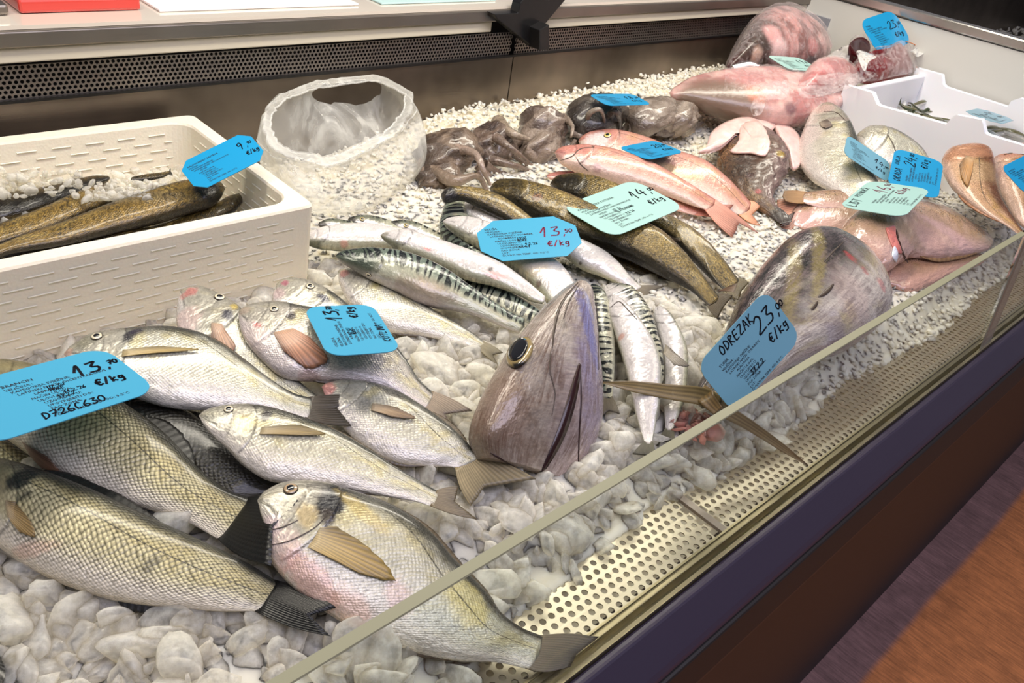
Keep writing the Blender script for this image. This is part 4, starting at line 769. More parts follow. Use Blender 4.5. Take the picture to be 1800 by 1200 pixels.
boxfish('small dark tail fin sticking out of ice in the cream foam box', [(230,312,230,318),(255,307,256,318),(285,303,285,312),(298,300,298,306)], .135, tint=(.3,.3,.35), tail=((300,296),(304,308),(300,301)))
# white notched box at the right
b2 = thing('foam_fish_box', (2.25, .7, .06), 'white foam box with notched rim near the white end panel', 'foam box')
xl, xr = 2.03, 2.485
def wall_y(px_pts, x, th, zb):
    q = [PX(*a, x) for a in px_pts]; pr = [(a[1], a[2]) for a in q]; pr = [(.905, pr[0][1])]+pr if False else pr
    pr = [(pr[0][0], zb)]+pr+[(pr[-1][0], zb)]; k = len(pr); v = [(x, y, z) for y, z in pr]+[(x+th, y, z) for y, z in pr]
    return v, [tuple(range(k)), tuple(range(k, 2*k))[::-1]]+[(i, (i+1) % k, (i+1) % k+k, i+k) for i in range(k)]
L_ = [(1487,153),(1530,166),(1538,186),(1545,190),(1664,223),(1672,214),(1680,206),(1722,214),(1727,236),(1734,241),(1850,276)]
R_ = [(1612,123),(1652,134),(1654,150),(1660,156),(1772,192),(1780,180),(1792,176),(1850,192)]
w1, w2_ = wall_y(L_, xl, .02, .05), wall_y(R_, xr-.02, .02, .05)
ya = PX(1487, 153, xl)[1]; za = PX(1487, 153, xl)[2]; yr_ = PX(1612, 123, xr-.02); y0b = PX(1850, 276, xl)[1]
v, f = join(w1, w2_, box((xl, ya-.02, .05), (xr, ya, za-.002)), box((xl, y0b, .05), (xr, ya, .075)), box((xl, y0b, .05), (xr, y0b+.02, .15)))
bevel(mk('box_shell', v, f, fo2, b2, smooth=False), .005, 3)
ib = scatter(xl+.03, xr-.03, y0b+.03, ya-.03, .017); s = rng.uniform(.007, .012, len(ib))
pile('crushed_ice', [(np.c_[ib, .10+rng.uniform(-.004, .004, len(ib))], s, 1, 9)], 'ice inside the white notched foam box', ICE, False)
def mini(label, px, py, L, ang, z, dark=1, grp='small fish in the white notched box'):
    c = P(px, py, z); a = np.array([math.cos(ang), math.sin(ang), 0]); sd = np.array([-a[1], a[0], 0]); nu, nv = 22, 12; t = np.linspace(0, 1, nu); w = L*.11*np.sin(np.pi*np.clip(t*.93+.04, 0, 1))**.7
    C = c+a*((t-.5)*L)[:, None]+sd*(.08*L*np.sin(t*3))[:, None]+np.array([0, 0, 1])*(.02*np.sin(t*4+px))[:, None]*.3; A = np.linspace(0, 2*np.pi, nv, endpoint=False)
    X = C[:, None]+sd*(w[:, None]*np.cos(A))[..., None]+np.array([0, 0, 1])*(w[:, None]*.8*np.sin(A))[..., None]; V = X.reshape(-1, 3)
    f = [tuple(q) for q in grid_faces(nu, nv, True)]+[tuple(range(nv))[::-1], tuple(range((nu-1)*nv, nu*nv))]
    k = np.sin(A)[None].repeat(nu, 0).reshape(-1, 1); cc = np.where(k*dark > .15, lin((84, 82, 50)), lin((206, 206, 200)))*(.8+.4*vn(V[:, 0]*400, V[:, 1]*400, 1)[:, None])
    root = thing('anchovy', c-[0, 0, L*.08], label, 'fish', grp); mk('body', V, f, M['flesh'], root, col=np.clip(cc, 0, 1))
    b = C[-2]; G = np.stack([np.stack([b+sd*L*.03*q, b+a*L*.16+sd*L*.12*q]) for q in np.linspace(-1, 1, 7)]); vv, ff = solid(G, (0, 0, 1.), .001)
    mk('caudal_fin', vv, ff, M['fin'], root, col=lin((70, 72, 40)))
sm = [(1575,178,.08,2.3,1),(1590,183,.09,.4,-1),(1605,190,.10,2.0,1),(1618,194,.09,1.0,1),(1600,200,.09,2.6,-1),(1636,205,.10,1.9,1),(1640,214,.08,2.7,1),(1655,212,.09,1.4,1),(1615,182,.07,2.9,1)]
for i, (x, y, l, an, dk) in enumerate(sm): mini('tiny green and silver fish lying in the left part of the white notched box', x, y, l, an, .122+.002*(i % 3), dk, 'small fish in the left part of the white box')
sm = [(1745,238,.11,1.7,-1),(1760,232,.10,2.4,1),(1778,236,.11,1.5,1),(1790,228,.10,2.8,1),(1798,240,.12,2.,1),(1770,222,.09,1.1,1),(1740,228,.09,2.7,1)]
for i, (x, y, l, an, dk) in enumerate(sm): mini('tiny slim fish beside the blue card in the white notched box', x, y, l, an, .122+.002*(i % 3), dk, 'small fish beside the card in the white box')
for pts, lb in (([(1584,172),(1582,182),(1590,190),(1606,196)], 'dark curved seaweed frond standing up in the white notched box'), ([(1600,180),(1612,190),(1622,196),(1632,192)], 'seaweed frond arching right in the white notched box')):
    q = [P(*a, z) for a, z in zip(pts, (.165, .15, .135, .14))]; v, f = tube(cr(q, np.linspace(0, 1, 14)), np.linspace(.001, .005, 14), 6); o = mk('seaweed_frond', v, f, mat('dark_seaweed', (46, 56, 26), .3), org=q[2]); tag(o, lb, 'seaweed', 'seaweed in the white box')
# ---------------------------------------------------------------- plastic bags and packs
def film(name, alpha, tint=(235, 235, 230), scale=30., st=.6):
    m = bpy.data.materials.new(name); m.use_nodes = True; B = NB(m); b = B.b; b.inputs['Base Color'].default_value = L4(tint); b.inputs['Roughness'].default_value = .16; b.inputs['Coat Weight'].default_value = .3
    tc = B.n('ShaderNodeTexCoord').outputs['Object']; g = B.noise(tc, scale, 5, .6, 1.5); B.l(B.bump(g, st, .012), b.inputs['Normal'])
    lw = B.n('ShaderNodeLayerWeight'); lw.inputs[0].default_value = .35; a = B.math('ADD', B.math('MULTIPLY', lw.outputs['Facing'], .55), B.math('MULTIPLY', B.ramp(g, [(.45, BLK), (.7, WHT)]), .25))
    B.l(B.math('ADD', a, alpha, True), b.inputs['Alpha']); return m
FB = film('clear_bag_film', .10, (238, 238, 232), 9., .35); FB2 = film('vacuum_film', -.17, (240, 225, 222), 45, .9)
def loft(rings, nu=97, nt=None, wr=.004, seed=1, closed=True):
    R = []
    for ri in rings:
        p = np.array(ri); q = np.vstack([p, p[:1]]); sm_ = cr(q, np.linspace(0, 1, nu)); dd = np.r_[0, np.cumsum(np.linalg.norm(np.diff(q, axis=0), axis=1)**.75)]; dd /= dd[-1]
        R.append((.45*sm_+.55*np.stack([np.interp(np.linspace(0, 1, nu), dd, q[:, i_]) for i_ in range(3)], 1))[:-1])
    R = np.array(R); nt = nt or len(R)*6; X = np.stack([cr(R[:, k], np.linspace(0, 1, nt)) for k in range(nu-1)], 1); c = X.mean(1, keepdims=True); d = X-c; d[..., 2] *= .3; d /= np.linalg.norm(d, axis=2)[..., None]+1e-9
    i = np.arange(nu-1)[None]/(nu-1)*2*np.pi; t = np.linspace(0, 1, nt)[:, None]; cx, cy = np.cos(i)*3+t*0, np.sin(i)*3+t*0
    w = .45+.9*(.5-np.abs(fbm(cx*1.6+t*.7, cy*1.6+t*.5, seed)-.5)*6).clip(0, 1)-.5*np.abs(vn(cx*2.5+t*1., cy*2.5, seed+3)-.5); return X+d*((w-.45)*wr*2)[..., None]
bag = thing('plastic_bag', (.85, 1.1, .03), 'open clear plastic bag on the ice right behind the cream foam box', 'plastic bag')
def R3(pts): return [P(a, b, z) for a, b, z in pts]
# control rings start at the left and run front, right, back
rg = [R3([(560,352,.05),(600,372,.045),(650,362,.045),(690,335,.04),(700,310,.04),(650,300,.04),(600,305,.04),(570,325,.04)]),
      R3([(480,330,.06),(560,376,.05),(645,368,.05),(728,318,.05),(738,280,.06),(660,262,.07),(560,280,.07),(500,300,.07)]),
      R3([(462,298,.12),(540,350,.10),(640,330,.10),(742,282,.10),(744,240,.11),(660,200,.12),(560,210,.13),(480,240,.13)]),
      R3([(452,262,.165),(500,296,.155),(600,296,.15),(712,236,.15),(738,205,.15),(670,150,.17),(560,160,.17),(470,195,.175)]),
      R3([(460,214,.205),(482,266,.19),(580,292,.175),(700,232,.18),(727,165,.20),(665,131,.20),(550,143,.21),(482,172,.215)]),
      R3([(474,212,.20),(495,258,.185),(585,276,.17),(690,222,.175),(712,168,.195),(660,142,.195),(555,156,.20),(496,178,.205)])]
X = loft(rg, wr=.006, seed=4); v = X.reshape(-1, 3); fcs = [tuple(q) for q in grid_faces(X.shape[0], X.shape[1], True)]+[tuple(range(X.shape[1]))[::-1]]
o = mk('bag_film', v, fcs, FB, bag)
rim = X[-1]; rimc = np.vstack([rim, rim[:1]]); vv, ff = tube(rimc, .0016, 6, False); mk('folded_rim', vv, ff, film('bag_rim_film', .05), bag)
rim = X[-9]; rimc = np.vstack([rim, rim[:1]]); vv, ff = tube(rimc, .0013, 6, False); mk('folded_rim', vv, ff, bpy.data.materials['bag_rim_film'], bag)
def blob(name, ctr, rad, colr, parent, mt='flesh', rough=.25, sub=4, seed=1, col2=None, fr=60, rotz=0., org=None):
    v, f = ico(sub); n1 = fbm(v[:, 0]*2+seed*3, v[:, 1]*2+v[:, 2]*1.7+seed, seed); n2 = fbm(v[:, 0]*6+seed, v[:, 1]*6+v[:, 2]*5, seed+3)
    q = v*(1+rough*(n1-.5)*2+rough*.4*(n2-.5))[:, None]*np.array(rad); c_, s_ = math.cos(rotz), math.sin(rotz); q = q@np.array([[c_, s_, 0], [-s_, c_, 0], [0, 0, 1]]); q = q+np.array(ctr)
    k = sst(.35, .65, fbm(v[:, 0]*4+seed, v[:, 1]*4+v[:, 2]*3, seed+5))[:, None]; c = lin(colr)*(1-k)+lin(col2 if col2 is not None else np.array(colr)*.6)*k; c = c*(.8+.4*n2[:, None])
    return mk(name, q, f, M[mt] if isinstance(mt, str) else mt, parent, col=np.clip(c, 0, 1), org=org)
M['octo'] = attrmat('wet_octopus_skin', .16, 1., 110, .7, bd=.006)
def octopus(label, body, arms, col, grp='octopuses along the back of the ice', nm='octopus', col2=None, body2=None):
    px, py, z, rx, ry, rz, rot = body; c = P(px, py, z); root = thing(nm, c-[0, 0, rz], label, 'octopus', grp)
    blob('mantle', c, (rx, ry, rz), col, root, 'octo', .28, 4, int(px) % 17, col2, rotz=rot)
    for q in (body2 or []):
        px, py, z, rx, ry, rz, rot = q; blob('head', P(px, py, z), (rx, ry, rz), col, root, 'octo', .3, 4, int(px) % 13, col2, rotz=rot)
    for a in arms:
        pts, r0 = a[0], a[1]; q = cr([P(*p_) for p_ in pts], np.linspace(0, 1, 44)); rad = r0*np.linspace(1, .25, 44)*(1+.22*(vn(np.linspace(0, 9, 44)+a[1]*900, np.zeros(44), 3)-.5)); vv, ff = tube(q, rad, 14)
        vv = np.array(vv); k = fbm(vv[:, 0]*160, vv[:, 1]*160, 2)[:, None]; cc = lin(a[2] if len(a) > 2 else col)*(.6+.8*k); mk('arm', vv, ff, M['octo'], root, col=np.clip(cc, 0, 1))
OC = (126, 108, 92); OD = (74, 60, 50)
octopus('dark brown octopus nearest the plastic bag', (785, 275, .075, .075, .06, .05, .3), [([(745,300,.06),(742,322,.05),(750,346,.04)], .012), ([(760,300,.07),(800,318,.08),(840,310,.08),(858,340,.05)], .014), ([(770,310,.06),(800,330,.06),(825,332,.05)], .012), ([(800,262,.10),(835,270,.11),(850,300,.09),(862,325,.06)], .011, (150, 130, 116)), ([(750,270,.08),(742,295,.07),(760,335,.05)], .013)], OC, col2=OD, body2=[(770, 315, .055, .05, .04, .03, .2)])
octopus('octopus with arms tangled on ice above the trout heads', (865, 258, .08, .06, .05, .045, .1), [([(860,280,.08),(900,290,.08),(930,300,.06),(942,312,.05)], .010), ([(850,290,.08),(880,305,.06),(912,310,.05)], .011), ([(870,240,.12),(900,262,.11),(930,285,.08)], .010), ([(840,290,.08),(870,320,.05),(900,318,.045)], .010), ([(900,270,.09),(935,292,.06),(965,285,.045)], .008), ([(840,300,.07),(860,322,.05),(884,322,.045)], .009)], (112, 94, 82), col2=(60, 48, 44))
octopus('grey octopus with a smooth lobed body below the steel wall', (950, 250, .085, .075, .05, .045, .5), [([(875,215,.11),(900,235,.12),(930,245,.11)], .016, (150, 134, 116)), ([(960,268,.08),(1000,262,.08),(1012,245,.10)], .014), ([(920,262,.09),(950,280,.07),(985,272,.07)], .014), ([(990,205,.13),(1006,222,.13),(1004,240,.12)], .009)], (138, 122, 108), col2=(96, 82, 74), body2=[(955, 222, .11, .055, .045, .045, .2)])
octopus('octopus with looped arm right under the far blue card', (1048, 205, .12, .085, .06, .05, .2), [([(1032,222,.11),(1036,200,.15),(1054,192,.165),(1062,210,.14),(1060,228,.11)], .008, (150, 138, 124)), ([(1072,200,.15),(1082,196,.16),(1090,215,.13),(1088,232,.10)], .008), ([(1010,232,.10),(1020,238,.10),(1035,228,.11)], .010, (150, 136, 124))], (92, 84, 76), col2=(52, 46, 42))
octopus('pale grey octopus at the right end of the octopus row', (1150, 205, .115, .09, .055, .045, .1), [([(1180,220,.10),(1210,225,.09),(1236,215,.09)], .013, (110, 98, 90)), ([(1100,225,.10),(1130,232,.09),(1160,228,.09)], .012), ([(1150,228,.10),(1180,232,.09),(1210,212,.11)], .014, (104, 92, 84))], (150, 136, 122), col2=(112, 98, 86), body2=[(1195, 210, .11, .055, .045, .04, .3)])
# bags with monkfish
mb = thing('bagged_monkfish', P(1330, 180, .09), 'skinned pink monkfish tails in a clear bag behind the white notched box', 'bagged fish')
def lobe(name, st, z0, z1, colr, col2, ratio=.6, marks_=(), par=None):
    T = fish('x', '', 'pink', st, z0, z1, .25, nu=100, nv=60, gill=False, uh=0, lat=False, ratio=ratio, sc=0, hdk=0); b = T.body; r = T.root
    ca = b.data.color_attributes['Col']; co = np.empty(len(b.data.vertices)*3, np.float32); b.data.vertices.foreach_get('co', co); co = co.reshape(-1, 3)+np.array(r.location); k = sst(.4, .6, fbm(co[:, 0]*28, co[:, 1]*28, 4))[:, None]; n2 = fbm(co[:, 0]*120, co[:, 1]*120, 6)[:, None]
    c = (lin(colr)*(1-k)+lin(col2)*k)*(.75+.5*n2)
    for px, py, rad, cc, sg in marks_:
        h = surf(T, px, py)[0]; d = np.linalg.norm(co-h, axis=1)/rad; m_ = ((1-sst(.5, 1.1, d))*sg)[:, None]; c = c*(1-m_)+lin(cc)*m_
    q = np.ones((len(co), 4)); q[:, :3] = np.clip(c, 0, 1); ca.data.foreach_set('color', q.astype(np.float32).ravel()); b.data.materials[0] = M['flesh']
    off = np.array(r.location)-np.array(par['_o']); b.data.transform(Matrix.Translation(Vector(off))); b.parent = par; b.name = name; bpy.data.objects.remove(r); return T
t1 = lobe('monkfish_flesh', [(1178,158,1176,168),(1215,138,1205,182),(1275,126,1270,205),(1340,122,1345,222),(1400,128,1405,220),(1450,150,1448,205),(1480,165,1470,195)], .15, .16, (206, 166, 158), (178, 124, 120), .55, [(1250,185,.10,(112, 94, 80),.9),(1290,195,.09,(116,96,82),.85),(1300,190,.04,(120, 98, 84),.7),(1215,180,.04,(120,100,84),.8),(1330,165,.03,(214,120,84),.5),(1390,190,.02,(96,52,66),.7)], mb)
t2 = lobe('monkfish_flesh', [(1395,150,1398,160),(1420,124,1420,172),(1460,120,1460,172),(1495,134,1490,165),(1508,142,1505,152)], .19, .17, (208, 150, 146), (180, 110, 108), .6, (), mb)
def skinover(T, name, par, k=1.08, mt=None, seed=3, i0=.2, i1=1.):
    nu, nv = 60, 48; t = np.linspace(i0, i1, nu)*(len(T.t)-1); ii = np.clip(t.astype(int), 0, len(T.t)-1); A = np.linspace(0, 2*np.pi, nv, endpoint=False); C, e, w, th = T.C[ii], T.e[ii], T.w[ii], T.th[ii]
    tt = np.linspace(0, 1, nu)[:, None]; rr_ = k+.10*(np.abs(fbm(np.cos(A)[None]*3+tt*9, np.sin(A)[None]*3+tt*4, seed)-.5)*2)
    X = C[:, None]+e[:, None]*(w[:, None]*np.cos(A)*rr_)[..., None]+T.n*(th[:, None]*np.sin(A)*rr_)[..., None]; v = X.reshape(-1, 3); f = [tuple(q) for q in grid_faces(nu, nv, True)]
    return mk(name, v, f, mt or FB2, par)
skinover(t1, 'bag_film', mb, i0=.35); skinover(t2, 'bag_film', mb, seed=6, i0=.05)
slabm = FB
def fflap(poly, z0, z1, par, mt): 
    poly = np.array(poly, float); ring = cr(np.vstack([poly, poly[:1]]), np.linspace(0, 1, 41)); c = poly.mean(0); nr = 10; G = np.zeros((41, nr, 3)); y0, y1 = ring[:, 1].min(), ring[:, 1].max()
    for i in range(41):
        for j in range(nr):
            q = c*(1-j/(nr-1))+ring[i]*j/(nr-1); G[i, j] = P(*q, z0+(z1-z0)*(q[1]-y0)/(y1-y0)+.014*(fbm(q[0]*.12, q[1]*.12, 3)-.5))
    v, f = solid(G, (0, 0, 1.), .0008); mk('bag_flap', v, f, mt, par)
fflap([(1318,190),(1330,165),(1345,148),(1385,142),(1384,172),(1350,178),(1338,200),(1325,204)], .225, .20, mb, FB2)
fflap([(1400,150),(1440,132),(1500,128),(1512,145),(1460,165),(1410,172)], .24, .23, mb, FB2)
mh = thing('bagged_monkfish', P(1360, 100, .16), 'dark and pink monkfish head wrapped in clear film by the far back corner', 'bagged fish')
t3 = lobe('monkfish_flesh', [(1275,112,1282,122),(1295,70,1305,124),(1322,42,1340,122),(1355,36,1375,122),(1395,48,1405,120),(1430,66,1430,118),(1455,88,1448,112)], .20, .19, (190, 140, 134), (128, 88, 82), .7, [(1300,85,.16,(58,46,40),.95),(1325,50,.11,(70,56,50),.9),(1290,115,.04,(60,30,28),.8),(1330,100,.03,(206,170,150),.8),(1360,60,.04,(226,170,166),.7),(1370,90,.04,(236,200,196),.7),(1425,108,.03,(50,44,46),.9),(1430,80,.03,(206,130,126),.6)], mh)
skinover(t3, 'bag_film', mh, 1.12, FB2, 9, .0, 1.)
q = [P(1288,120,.20), P(1300,117,.205), P(1320,114,.205), P(1332,119,.20)]; v, f = tube(cr(q, np.linspace(0, 1, 14)), .007, 8); tag(mk('bag_tie', v, f, fo2, org=q[1]), 'white plastic roll lying between the two monkfish bags', 'bag tie')
# red vacuum packs
RP = attrmat('dark_red_tuna_meat', .12, .25, 90, 1.)
def pack(name, poly, z, th, colr, label, y_lab=None):
    poly = [P(*a, zz) for a, zz in poly]; n_ = 24; ring = cr(np.vstack([poly, poly[:1]]), np.linspace(0, 1, 49)); c = np.mean(poly, 0); root = thing(name, c-[0, 0, th], label, 'meat pack'); nr = 12; G = np.zeros((49, nr, 3))
    for i in range(49):
        for j in range(nr):
            r = j/(nr-1); G[i, j] = c*(1-r)+ring[i]*r+np.array([0, 0, th*(1-r**5)])
    N_ = np.zeros_like(G); N_[:] = (0, 0, 1.); top = G; bot = G-np.array([0, 0, 1.])*(th*1.2*(1-np.linspace(0, 1, nr)**5))[None, :, None]-np.array([0, 0, .002])
    v = np.vstack([top.reshape(-1, 3), bot.reshape(-1, 3)]); g = grid_faces(49, nr); k = 49*nr; e = np.array([i*nr+nr-1 for i in range(49)]); s = np.stack([e[:-1], e[1:], e[1:]+k, e[:-1]+k], -1); f = np.vstack([g[:, ::-1], g+k, s])
    kk = fbm(v[:, 0]*60, v[:, 1]*60, 5)[:, None]; mk('meat', v, f, RP, root, col=np.clip(lin(colr)*(.6+.8*kk), 0, 1)); G2 = G+np.array([0, 0, 1.])*(.004+.006*fbm(G[..., 0]*50, G[..., 1]*50, 2))[..., None]
    d = G2-c; G2 = c+d*np.array([1.08, 1.08, 1]); v, f = solid(G2, (0, 0, 1.), .0006); mk('pack_film', v, f, FB2, root); return root
pr1 = pack('vacuum_packed_tuna', [((1494,140),.19),((1500,118),.21),((1520,100),.235),((1560,92),.245),((1592,82),.25),((1606,124),.20),((1570,138),.19),((1530,147),.18)], .2, .028, (112, 24, 26), 'dark red tuna chunk vacuum packed under the blue 23 card by the end panel')
pr2 = pack('vacuum_packed_tuna', [((1490,112),.21),((1494,76),.27),((1515,70),.28),((1530,85),.26),((1520,104),.23),((1505,116),.21)], .2, .02, (70, 18, 22), 'smaller dark maroon tuna piece leaning behind the blue 23 card')
fflap([(1505,90),(1512,88),(1540,100),(1528,108),(1520,125),(1512,112)], .265, .25, pr1, FB)
fflap([(1484,140),(1500,130),(1520,125),(1540,130),(1510,148),(1488,150)], .235, .215, pr1, FB2)
q = [P(1592, 72, .27), P(1612, 82, .255), P(1616, 100, .23), P(1610, 122, .20)]; v, f = tube(cr(q, np.linspace(0, 1, 20)), .0012, 6); mk('orange_string', v, f, mat('orange_string', (216, 130, 70), .4), pr1)
fflap([(1600,90),(1618,80),(1634,78),(1628,90),(1612,100)], .26, .24, pr1, FB)
lm = mat('grey_printed_film', (176, 170, 164), .3, 0); fflap([(1455,98),(1470,88),(1492,80),(1490,112),(1468,126),(1458,118)], .25, .22, pr2, lm)
# ---------------------------------------------------------------- things on the service shelf
rd = mat('red_tray_plastic', (206, 66, 58), .25, 0, Coat_Weight=.5); wp = mat('white_paper', (236, 232, 230), .5); bp = mat('pale_teal_paper', (178, 206, 204), .5)
def shelfbox(nm, a, b, y0, y1, h, mt, lb, cat):
    xa = PY(a, 4, YB+.05)[0]; xb = PY(b, 4, YB+.05)[0]; v, f = box((xa, y0, .3125), (xb, y1, .3125+h)); o = mk(nm, v, f, mt, org=(xa, y0, .3125), smooth=False); bevel(o, min(.004, h*.3)); return tag(o, lb, cat)
shelfbox('red_tray', 30, 245, YB+.045, YB+.35, .02, rd, 'red tray on the white shelf at the top left', 'tray')
shelfbox('wrapping_paper', 270, 620, YB+.03, YB+.3, .004, wp, 'white wrapping paper sheet on the shelf right of the red tray', 'paper')
shelfbox('wrapping_paper', 660, 860, YB+.03, YB+.3, .003, bp, 'pale teal paper sheet on the shelf beside the black bracket', 'paper')
shelfbox('scale_pan', -120, 10, YB+.04, YB+.3, .015, ST, 'steel pan on the shelf at the top left corner', 'pan')

# loose lumps of clear ice and reddened ice by the tuna
for px, py, z, r_, lb in ((1240, 572, .055, .034, 'big clear ice lump between the tuna piece card and the upright mackerels'), (1236, 622, .045, .026, 'rounded clear ice lump just below the biggest lump by the tuna piece'), (1141, 494, .055, .017, 'small clear ice lump below the golden trouts, left one'), (1187, 500, .055, .018, 'small clear ice lump below the golden trouts, right one'), (760, 615, .05, .024, 'clear ice lump under the slender bream near the turned card'), (800, 660, .05, .027, 'clear ice lump on open ice left of the tuna head')):
    v0, f0 = ico(4); v = chunk(v0, 16); p = P(px, py, z); k = 1+.05*(fbm(v[:, 0]*4, v[:, 1]*4+v[:, 2]*3, 2)-.5); o = mk('ice_lump', v*k[:, None]*np.array([r_, r_, r_*1.3])+p, f0, ICE, org=p-[0, 0, r_*.6]); tag(o, lb, 'ice lump', 'loose ice lumps')
RI = icem('blood_stained_ice', (168, 108, 98), .2, .1, .4); q_ = np.array([P(1212+rng.normal()*22, 748+rng.normal()*12, .046+rng.uniform(-.003, .004)) for _ in range(30)]); pile('crushed_ice', [(q_, rng.uniform(.007, .014, 30), 2, 20)], 'reddish blood stained ice under the forked tuna tail', RI)
# ---------------------------------------------------------------- price cards
HS = {'0': [[(.3,1),(.08,.75),(.05,.3),(.3,0),(.55,.3),(.52,.8),(.3,1)]], '1': [[(.05,.45),(.32,1),(.30,0)]], '2': [[(.05,.8),(.3,1),(.5,.78),(.35,.4),(.05,.02),(.6,.05)]], '3': [[(.08,.92),(.5,.95),(.25,.58),(.55,.4),(.45,.08),(.05,.06)]],
 '4': [[(.3,1),(.05,.4),(.6,.42)],[(.45,.7),(.42,0)]], '6': [[(.45,1),(.1,.5),(.1,.1),(.4,0),(.5,.3),(.12,.4)]], '7': [[(.05,.95),(.55,.98),(.2,0)],[(.15,.5),(.5,.52)]], '5': [[(.5,1),(.12,.98),(.1,.6),(.45,.55),(.45,.1),(.08,.03)]], '8': [[(.3,.52),(.08,.8),(.3,1),(.5,.8),(.3,.52),(.05,.2),(.3,0),(.55,.2),(.3,.52)]], '9': [[(.5,.7),(.2,.55),(.1,.85),(.35,1),(.5,.7),(.4,0)]],
 ',': [[(.2,.1),(.1,-.2)]], '.': [[(.1,.02),(.16,.04)]], '/': [[(.45,1.05),(.1,-.1)]], '€': [[(.55,.9),(.3,1),(.12,.7),(.12,.3),(.3,0),(.55,.1)],[(0,.58),(.4,.6)],[(0,.4),(.38,.42)]], 'k': [[(.1,1),(.1,0)],[(.45,.6),(.12,.3),(.5,0)]], 'g': [[(.45,.55),(.15,.6),(.12,.25),(.42,.25),(.45,.6),(.42,-.25),(.1,-.3)]], '-': [[(.05,.5),(.5,.52)]], '~': [[(0,.4),(.2,.55),(.4,.4),(.6,.5)]],
 'A': [[(.02,0),(.3,1),(.55,0)],[(.12,.4),(.48,.4)]], 'B': [[(.08,0),(.1,1),(.45,.85),(.12,.52),(.5,.25),(.08,0)]], 'C': [[(.5,.9),(.25,1),(.06,.5),(.25,0),(.52,.1)]], 'D': [[(.1,0),(.12,1),(.5,.75),(.5,.25),(.1,0)]], 'E': [[(.5,1),(.1,1),(.08,0),(.5,0)],[(.1,.5),(.42,.5)]], 'I': [[(.25,1),(.22,0)]], 'J': [[(.4,1),(.38,.1),(.15,0),(.05,.2)]], 'K': [[(.1,1),(.08,0)],[(.5,1),(.12,.45),(.52,0)]], 'L': [[(.1,1),(.08,0),(.5,.03)]],
 'N': [[(.06,0),(.1,1),(.48,0),(.5,1)]], 'M': [[(.02,0),(.1,1),(.3,.4),(.5,1),(.56,0)]], 'O': [[(.3,1),(.06,.6),(.12,.1),(.38,0),(.55,.5),(.3,1)]], 'P': [[(.08,0),(.1,1),(.48,.85),(.45,.55),(.1,.5)]], 'R': [[(.08,0),(.1,1),(.48,.82),(.12,.5),(.52,0)]], 'S': [[(.5,.9),(.2,1),(.1,.7),(.45,.4),(.35,.02),(.05,.1)]], 'T': [[(.02,1),(.58,.98)],[(.3,1),(.28,0)]], 'U': [[(.08,1),(.1,.2),(.3,0),(.5,.2),(.52,1)]], 'V': [[(.04,1),(.3,0),(.55,1)]], 'Y': [[(.04,1),(.28,.5),(.54,1)],[(.28,.5),(.26,0)]], 'Z': [[(.05,1),(.52,.98),(.05,.02),(.55,.04)]], 'Č': [[(.5,.9),(.25,1),(.06,.5),(.25,0),(.52,.1)],[(.15,1.3),(.28,1.15),(.42,1.3)]], 'H': [[(.08,1),(.06,0)],[(.5,1),(.5,0)],[(.08,.5),(.5,.52)]], "'": [[(.2,1.1),(.15,.85)]]}
def hand(txt, x, y, h, pen, slant=.12, rot=0.):
    V = []; Fc = []; cx = 0.
    for ch in txt:
        if ch == ' ': cx += .45*h; continue
        for st in HS.get(ch, []):
            p = np.array(st, float)
            if len(p) > 2: p = cr(p, np.linspace(0, 1, len(p)*3))
            p = p*h; p[:, 0] += cx+p[:, 1]*slant
            for a, b in zip(p[:-1], p[1:]):
                d = b-a; L = np.hypot(*d)+1e-9; n_ = np.array([-d[1], d[0]])/L*pen/2; e_ = d/L*pen*.35; n0 = len(V); V += [a-e_-n_, b+e_-n_, b+e_+n_, a-e_+n_]; Fc.append((n0, n0+1, n0+2, n0+3))
        cx += (.34 if ch in ",.'I" else .72)*h
    V = np.array(V) if V else np.zeros((0, 2)); c, s = math.cos(rot), math.sin(rot); V = V@np.array([[c, s], [-s, c]])+[x, y]; return V, Fc
FONT = None
def textmesh(lines):
    """lines: (text, x, y, size) -> flat verts/faces"""
    V = []; Fc = []
    for t, x, y, s in lines:
        cu = bpy.data.curves.new('t', 'FONT'); cu.body = t; cu.size = s; cu.resolution_u = 1; cu.offset = s*.015
        o = bpy.data.objects.new('t', cu); SC.collection.objects.link(o); dg = bpy.context.evaluated_depsgraph_get(); dg.update()
        me = bpy.data.meshes.new_from_object(o.evaluated_get(dg)); n0 = len(V)
        V += [(v.co.x+x, v.co.y+y) for v in me.vertices]; Fc += [tuple(i+n0 for i in p.vertices) for p in me.polygons]
        bpy.data.objects.remove(o); bpy.data.curves.remove(cu); bpy.data.meshes.remove(me)
    return np.array(V), Fc
def cardmat(nm, c): return mat(nm, c, .32, 0, Coat_Weight=.3, Coat_Roughness=.08)
CM_ = {'sky': cardmat('sky_blue_card', (66, 156, 190)), 'blue': cardmat('strong_blue_card', (12, 140, 190)), 'pale': cardmat('pale_mint_card', (160, 200, 192)), 'light': cardmat('light_blue_card', (112, 164, 184))}
INK = mat('printed_black_ink', (22, 24, 34), .5); PEN = mat('black_marker_ink', (10, 10, 22), .3); REDP = mat('dark_red_marker_ink', (120, 24, 60), .3)
BODY = ['VELIČINA :', 'KATEGORIJA SVJEŽINE:', 'LATINSKI NAZIV: %s', '      %s', 'NAČIN ULOVA:', 'ULOVLJENO U:', 'UZGOJENO U:', 'UPOTRIJEBITI DO:', 'FAO ZONA:', 'LOT:', 'ČUVATI NA TEMP. OD: 0-2°C']
